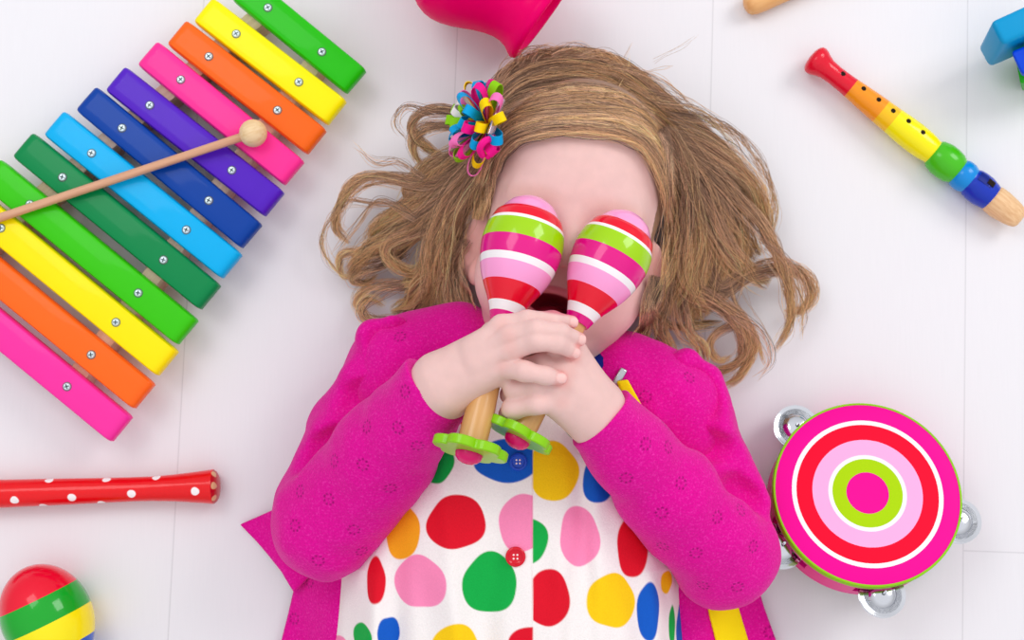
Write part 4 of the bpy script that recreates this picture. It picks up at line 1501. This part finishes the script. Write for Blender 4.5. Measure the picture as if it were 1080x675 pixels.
# wooden shell with slots for the jingles
_, ta, tb = frame(tn)
jang = []
for (jx, jy) in ((846, 448), (1009, 552), (922, 628), (826, 577)):
    q = P(jx, jy, 0.040) - tc_
    jang.append(math.atan2(np.dot(q, tb), np.dot(q, ta)))
n = 180
zl = [-TH, -TH * 0.68, -TH * 0.36, -0.004]
ro, ri = R_t * 0.985, R_t * 0.93
VV, FF = [], []
for r in (ro, ri):
    for z in zl:
        for k in range(n):
            q = 2 * math.pi * k / n
            VV.append(tc_ + tn * z + (ta * math.cos(q) + tb * math.sin(q)) * r)


def slot(k):
    q = 2 * math.pi * (k + 0.5) / n
    return any(abs((q - j + math.pi) % (2 * math.pi) - math.pi) < 0.30 for j in jang)


for k in range(n):
    kk = (k + 1) % n
    for i in range(3):
        if i == 1 and slot(k):
            for z_ in (1, 2):
                o_ = (z_ * n + k, z_ * n + kk, 4 * n + z_ * n + kk, 4 * n + z_ * n + k)
                FF.append(o_ if z_ == 1 else o_[::-1])
            continue
        FF.append((i * n + k, i * n + kk, (i + 1) * n + kk, (i + 1) * n + k))
        FF.append((4 * n + (i + 1) * n + k, 4 * n + (i + 1) * n + kk, 4 * n + i * n + kk, 4 * n + i * n + k))
    if slot(k) != slot((k + 1) % n):
        FF.append((n + kk, 4 * n + n + kk, 4 * n + 2 * n + kk, 2 * n + kk))
    FF.append((k, 4 * n + k, 4 * n + kk, kk))
    FF.append((3 * n + kk, 4 * n + 3 * n + kk, 4 * n + 3 * n + k, 3 * n + k))
make('shell', VV, FF, mat('shell_magenta', (232, 6, 140), 0.4, coat=0.3), tamb, smooth=True, sharp=40)
chrome = mat('chrome', (215, 218, 224), 0.12, metal=1.0)
for j in jang:
    rad = ta * math.cos(j) + tb * math.sin(j)
    c0 = tc_ + rad * (R_t * 1.035) - tn * TH * 0.5
    rj = 0.0190
    for sgn in (1, -1):
        b0 = c0 + tn * sgn * 0.0012
        MB().lathe(b0, tn * sgn, [(0.0006, rj), (0.0014, rj), (0.0012, rj * .93), (0.0004, rj * .80), (0.0004, rj * .62), (0.0034, rj * 0.50), (0.0046, rj * 0.34), (0.0048, rj * 0.08), (0.0038, rj * 0.07),
                                    (0.0034, rj * 0.34), (0.0022, rj * .5), (-0.0004, rj * .62), (-0.0004, rj * .8), (0.0002, rj * .95), (0.0006, rj)], 40).build('jingle', chrome, tamb)
    MB().lathe(c0 - tn * TH * 0.34, tn, [(0, 0.0011), (TH * 0.68, 0.0011)], 12).build('jingle_pin', chrome, tamb)

# ================================================================== RAINBOW FLUTE (top right)
f0, f1 = np.array((857.0, 61.0)), np.array((1066.0, 224.5))
a, b = P(*f0, 0.0165), P(*f1, 0.0165)
d = (b - a) / np.linalg.norm(b - a)
uu_ = np.linalg.norm(b - a) / np.linalg.norm(f1 - f0)
flu = thing('recorder', P(960, 142, 0), 'rainbow painted wooden toy recorder, from red end to bare wood mouthpiece', 'recorder')
fcol = [(226, 8, 44), (246, 150, 24), (250, 196, 20), (250, 238, 0), (70, 190, 20), (0, 140, 220), (10, 50, 180)]
fm = [mat('recorder_' + n, c, 0.25, coat=0.8) for n, c in zip(('red', 'orange', 'amber', 'yellow', 'green', 'sky_blue', 'dark_blue'), fcol)]
body_p = [(-3, 0.1, 0), (-2.5, 8, 0), (-0.5, 13, 0), (2, 15.6, 0), (5, 16.2, 0), (9, 15.4, 0), (14, 13.0, 0), (20, 11, 0), (30, 10.4, 0), (42, 10.6, 0), (52, 11.2, 1), (66, 12.2, 1), (80, 13.2, 1), (92, 13.8, 2),
          (102, 14.2, 2), (108, 14.5, 3), (120, 15.4, 3), (135, 15.9, 3), (148, 15.5, 3), (158, 14.2, 3), (161.5, 13.4, 3), (162, 14.2, 4), (165, 16.2, 4), (173, 18.4, 4), (181, 18.6, 4), (189, 17.6, 4), (194, 15.2, 4),
          (195, 14.6, 5), (197, 16, 5), (201, 16.8, 5), (206, 16.6, 5), (210, 15.2, 5), (211, 14.8, 6), (214, 16.2, 6), (220, 17.2, 6), (228, 17.2, 6), (236, 15.6, 6), (240, 14.4, 6)]
MB().lathe(a, d, [(s * uu_, r * uu_, m) for s, r, m in body_p], 56).build('tube', fm, flu, sharp=50)
# bare wooden beak, cut away underneath
_, fa, fb = frame(d)
if fb[2] < 0: fa, fb = -fa, -fb
VV, FF = [], []
beak = [(238, 14.0, 1.0, 0), (243, 15.4, 1.0, 0), (250, 15.8, 0.97, 0), (258, 15.2, 0.86, 0.6), (266, 14.2, 0.70, 1.6), (272, 12.8, 0.55, 2.2), (276, 11, 0.44, 2.6), (278, 8, 0.30, 2.8), (278.6, 0.1, 0.3, 2.8)]
nb = 40
for s, r, sq, dz in beak:
    for k in range(nb):
        q = 2 * math.pi * k / nb
        VV.append(a + d * s * uu_ + fa * r * uu_ * math.cos(q) + fb * (r * sq * uu_ * math.sin(q) + dz * uu_))
for i in range(len(beak) - 1):
    for k in range(nb):
        kk = (k + 1) % nb
        FF.append((i * nb + k, i * nb + kk, (i + 1) * nb + kk, (i + 1) * nb + k))
FF.append(tuple(range(nb))[::-1])
make('mouthpiece', VV, FF, wood('bare_wood', (222, 172, 122), (240, 200, 152), d, 40), flu)
hole_m = mat('dark_bore', (38, 28, 22), 0.9)
for (hx, hy) in ((890, 77), (911.5, 93), (927, 105), (942, 117), (958, 128), (973, 140)):
    q = P(hx, hy, 0.027)
    t_ = np.dot(q - a, d)
    lat = q - a - d * t_
    lat_s = np.dot(lat, fa)
    rr = np.interp(t_ / uu_, [p[0] for p in body_p], [p[1] for p in body_p]) * uu_
    lat_s = np.clip(lat_s, -rr * .8, rr * .8)
    up = math.sqrt(max(rr * rr - lat_s ** 2, 1e-8))
    nrm = (fa * lat_s + fb * up) / rr
    MB().lathe(a + d * t_ + nrm * (rr - 0.0012), nrm, [(0, 0.0022), (0.0013, 0.0022), (0.0016, 0.0019), (0.0014, 0.0001)], 18).build('finger_hole', hole_m, flu)
# sound window: a dark slot with a sloping ramp
def on_tube(s, lat, lift=0.0003):
    rr = np.interp(s, [p[0] for p in body_p], [p[1] for p in body_p])
    th = lat / rr
    return a + d * s * uu_ + (fa * math.sin(th) + fb * math.cos(th)) * (rr * uu_ + lift)
wlat = 7.0 if np.dot(P(1044, 200, 0.03) - P(1040, 204, 0.03), fa) > 0 else -7.0
wm_ = MB()
g = [[on_tube(s, wlat + l, 0.0002 - 0.0012 * (j / 3)) for l in (-6, -3, 0, 3, 6)] for j, s in enumerate((214, 221, 229, 237))]
gv = [p for r in g for p in r]
gf = [(i * 5 + k, i * 5 + k + 1, i * 5 + 6 + k, i * 5 + 5 + k) for i in range(3) for k in range(4)]
g2 = [p - fb * 0.002 for p in gv]
nn_ = len(gv)
rim = [k for k in range(5)] + [9, 14, 19, 18, 17, 16, 15, 10, 5]
gf2 = [tuple(nn_ + q for q in f[::-1]) for f in gf] + [(rim[i], rim[i - 1], nn_ + rim[i - 1], nn_ + rim[i]) for i in range(len(rim))]
wm_.add([p + fb * 0.0007 for p in gv] + g2, gf + gf2)
wm_.build('window_ramp', mat('ramp_navy', (6, 32, 130), 0.4), flu)
w2 = MB()
qv = [on_tube(s, wlat + l, lf) for lf in (-0.0006, 0.0009) for s, l in ((224, -3.4), (224, 3.4), (232, 3.4), (232, -3.4))]
w2.add(qv, HEX)
w2.build('sound_window', hole_m, flu, smooth=False)

# ================================================================== RED SPOTTED FLUTE (left)
fa0, fb0 = np.array((232.0, 513.0)), np.array((-90.0, 523.8))
a, b = P(*fa0, 0.0155), P(*fb0, 0.0135)
d = (b - a) / np.linalg.norm(b - a)
uu_ = np.linalg.norm(b - a) / np.linalg.norm(fb0 - fa0)
rf = thing('spotted_flute', P(110, 517, 0), 'red toy flute with white spots at the left edge of the floor', 'flute')
rp = [(0, 0.1, 1), (0.4, 6, 1), (1.6, 12, 1), (3.6, 15.8, 1), (6.2, 17.8, 1), (7, 18.2, 0), (9, 18.0, 0), (18, 17.0, 0), (32, 15.6, 0), (50, 14.0, 0), (72, 12.9, 0), (95, 12.8, 0), (120, 13.1, 0), (160, 13.8, 0), (232, 14.8, 0), (322, 15.2, 0)]
_, fa, fb = frame(d)
if fb[2] < 0: fa, fb = -fa, -fb
rxs, rrs = np.array([p[0] for p in rp], float), np.array([p[1] for p in rp], float)


def on_flute(qx, qy, zg):
    """distance along the flute and angle round it of a place seen at qx, qy"""
    q = P(qx, qy, zg)
    for _ in range(8):
        t_ = np.dot(q - a, d)
        rr = np.interp(t_ / uu_, rxs, rrs) * uu_
        ls = np.clip(np.dot(q - a, fa), -rr * .97, rr * .97)
        up = math.sqrt(rr * rr - ls * ls)
        q = P(qx, qy, (a + d * t_ + fb * up)[2])
    return t_, math.atan2(ls, up)


ss_ = np.concatenate([np.linspace(0, 9, 24), np.linspace(9.4, 322, 560)])
nth = 220
srr = np.interp(ss_, rxs, rrs) * uu_
th_ = np.linspace(0, 2 * math.pi, nth, endpoint=False)
SS, TT = np.meshgrid(ss_ * uu_, th_, indexing='ij')
RR = srr[:, None]
FV = a + SS[..., None] * d + RR[..., None] * (np.sin(TT)[..., None] * fa + np.cos(TT)[..., None] * fb)
fcol_ = np.tile(lin((232, 2, 16)), (SS.size, 1)).reshape(SS.shape + (3,))
fcol_[SS < 6.4 * uu_] = lin((190, 8, 28))


def paint_spot(zx, zy, rad_m, c, squash=1.0):
    t_, t0_ = on_flute(zx / 3.292, 470 + zy / 3.292, 0.024)
    dth = (TT - t0_ + math.pi) % (2 * math.pi) - math.pi
    e1, e2 = (SS - t_) / squash, dth * RR
    w_ = np.arctan2(e2, e1)
    dd = np.sqrt(e1 ** 2 + e2 ** 2) / (1 + 0.04 * np.sin(3 * w_ + zx))
    m_ = np.clip((rad_m - dd) / 0.0005 + 0.5, 0, 1)[..., None]
    fcol_[:] = fcol_ * (1 - m_) + lin(c) * m_


for q in ((50, 190), (249, 181), (456, 168), (677, 159), (171, 120), (370, 117), (543, 110), (352, 203), (150, 212), (-60, 196), (-30, 124)):
    paint_spot(q[0], q[1], 0.0036, (250, 244, 244))
for q in ((742, 97), (741, 139), (743, 184)):
    paint_spot(q[0], q[1], 0.0031, (222, 176, 128), 0.6)
kf = np.arange(SS.size).reshape(SS.shape)
FFq = np.stack([kf[:-1], np.roll(kf, -1, 1)[:-1], np.roll(kf, -1, 1)[1:], kf[1:]], -1).reshape(-1, 4)
make('tube', FV.reshape(-1, 3), FFq, attr_mat('spotted_lacquer', rough=0.3, spec=0.15, coat=0.45, noise_amt=0.02), rf, col=fcol_.reshape(-1, 3))

# ================================================================== MARACA in the bottom left corner
T_, Dd = np.array((25.0, 599.0)), np.array((0.43, 0.903))
a = P(*T_, 0.036)
b = P(*(T_ + Dd * 240), 0.020)
d = (b - a) / np.linalg.norm(b - a)
u = np.linalg.norm(b - a) / 240
mm = thing('maraca', P(60, 665, 0), 'red green yellow and blue maraca lying in the bottom left corner', 'maraca')
mcol = [(236, 0, 44), (0, 168, 36), (252, 236, 0), (0, 84, 190)]
mats_m = [mat('egg_' + n, c, 0.22, coat=1.0) for n, c in zip(('red', 'green', 'yellow', 'blue'), mcol)]
prof = []
Rm, L1, L2 = 46.5, 56.0, 88.0
for q in np.linspace(0, math.pi / 2, 22):
    s = L1 * (1 - math.cos(q))
    prof.append((s, max(Rm * math.sin(q), 0.05)))
for q in np.linspace(0, 1, 22)[1:]:
    s = L1 + L2 * q
    prof.append((s, 9 + (Rm - 9) * (0.5 + 0.5 * math.cos(math.pi * q ** 1.25))))
cuts = [35, 62, 92]
full = sorted(prof + [(c, float(np.interp(c, [p[0] for p in prof], [p[1] for p in prof]))) for c in cuts])
full = [(s * u, r * u, sum(s >= c - 1e-6 for c in cuts)) for s, r in full]
MB().lathe(a, d, full, 64).build('rattle_head', mats_m, mm, sharp=60)
MB().lathe(a + d * (L1 + L2 - 3) * u, d, [(0, 9.5 * u), (40 * u, 10.5 * u), (85 * u, 12 * u), (95 * u, 11 * u), (98 * u, 5 * u), (99 * u, 0.05 * u)], 32).build('handle', wood('maple', (214, 164, 108), (230, 186, 132), d), mm)

# ================================================================== PINK PLASTIC BELL-SHAPED HORN at the top edge
C0 = np.array((567.5, 12.5))
ax2 = np.array((-0.80, -0.60))
rimr = 84.0
zc0 = 0.062
a = P(*C0, zc0)
b = P(*(C0 + ax2 * 200), zc0 + 0.012)
d = (b - a) / np.linalg.norm(b - a)
u = np.linalg.norm(b - a) / 200
hp = [(-6, 76), (-8.5, 79), (-9.5, 82), (-8, 85), (-4, 86.5), (1, 84.5), (7, 81), (15, 79.4), (23, 79.8), (33, 82.5), (43, 86.5), (54, 92), (66, 98), (78, 102.4), (88, 104.3), (97, 104.2), (107, 101.5), (117, 96), (128, 87), (138, 76), (147, 66), (153, 52), (155.5, 42),
      (156, 11), (190, 11), (194, 8), (195, 0.05)]
inner = [(150, 0.05), (147, 48), (142, 60), (134, 70), (114, 89), (97, 98), (85, 98), (66, 92), (43, 80), (23, 74), (7, 74.5), (-6, 76)]
hn = thing('toy_bell', (a[0], a[1], 0), 'shiny hot pink plastic bell-shaped toy cut off by the top edge', 'toy')
pl = mat('hot_pink_plastic', (255, 0, 128), 0.25, 0.25, coat=0.0)
pn = pl.node_tree
pb = pn.nodes['Principled BSDF']
ptr = pn.nodes.new('ShaderNodeBsdfTranslucent')      # thin coloured plastic lets daylight through
ptr.inputs['Color'].default_value = tuple(lin((255, 0, 135))) + (1,)
pmx = pn.nodes.new('ShaderNodeMixShader')
pmx.inputs[0].default_value = 0.4
pn.links.new(pb.outputs[0], pmx.inputs[1])
pn.links.new(ptr.outputs[0], pmx.inputs[2])
pn.links.new(pmx.outputs[0], pn.nodes['Material Output'].inputs['Surface'])
MB().lathe(a, d, [(s * u, max(r - 31, 0.05) * u if s < 156 else r * u) for s, r in inner + hp[1:]], 96).build('bell', pl, hn, sharp=70)

# ================================================================== WOODEN STICK at the top edge
a = P(790, 5.5, 0.012)
b = P(920, -50.5, 0.012)
d = (b - a) / np.linalg.norm(b - a)
st = thing('drumstick', P(850, -20, 0), 'bare wooden drumstick end poking in at the top edge', 'drumstick')
u = S(0.012)
MB().lathe(a, d, [(-5 * u, 0.05 * u), (-4.6 * u, 5 * u), (-3 * u, 8.5 * u), (0, 11 * u), (5 * u, 12.3 * u), (16 * u, 12.8 * u), (50 * u, 12 * u), (140 * u, 10 * u)], 36).build('shaft', wood('honey_wood', (228, 164, 96), (240, 186, 124), d), st)

# ================================================================== PAINTED BLOCK TOY at the top right edge
bt = thing('block_toy', P(1075, 40, 0), 'blue and green painted wooden block toy cut off by the top right edge', 'toy')
z1, z0 = 0.088, 0.030
top = [(1045, 22), (1058, 47), (1135, 14), (1120, -12)]
bot = [(1031, 50), (1043, 72), (1122, 38), (1108, 14)]
pts = [P(x, y, z0) for x, y in bot] + [P(x, y, z1) for x, y in top]
v_, f_ = bevelled(pts, HEX, 0.0045, 4)
MB().add(v_, f_).build('beam', mat('cyan_paint', (0, 150, 205), 0.4, coat=0.2), bt)['label'] = 'cyan beam'
pts = [P(x, y, 0.004) for x, y in ((1072, 60), (1078, 96), (1130, 90), (1126, 40))] + [P(x, y, 0.055) for x, y in ((1068, 46), (1076, 88), (1130, 80), (1126, 30))]
v_, f_ = bevelled(pts, HEX, 0.002, 3)
MB().add(v_, f_).build('side_block', mat('green_paint', (30, 170, 20), 0.4, coat=0.2), bt)['label'] = 'green block'
pts = [P(x, y, 0.060) for x, y in ((1067, 56), (1078, 82), (1130, 66), (1122, 34))] + [P(x, y, 0.075) for x, y in ((1066, 54), (1078, 79), (1130, 62), (1122, 32))]
v_, f_ = bevelled(pts, HEX, 0.003, 3)
MB().add(v_, f_).build('plate', mat('royal_blue_paint', (0, 70, 215), 0.4, coat=0.2), bt)['label'] = 'royal blue plate'
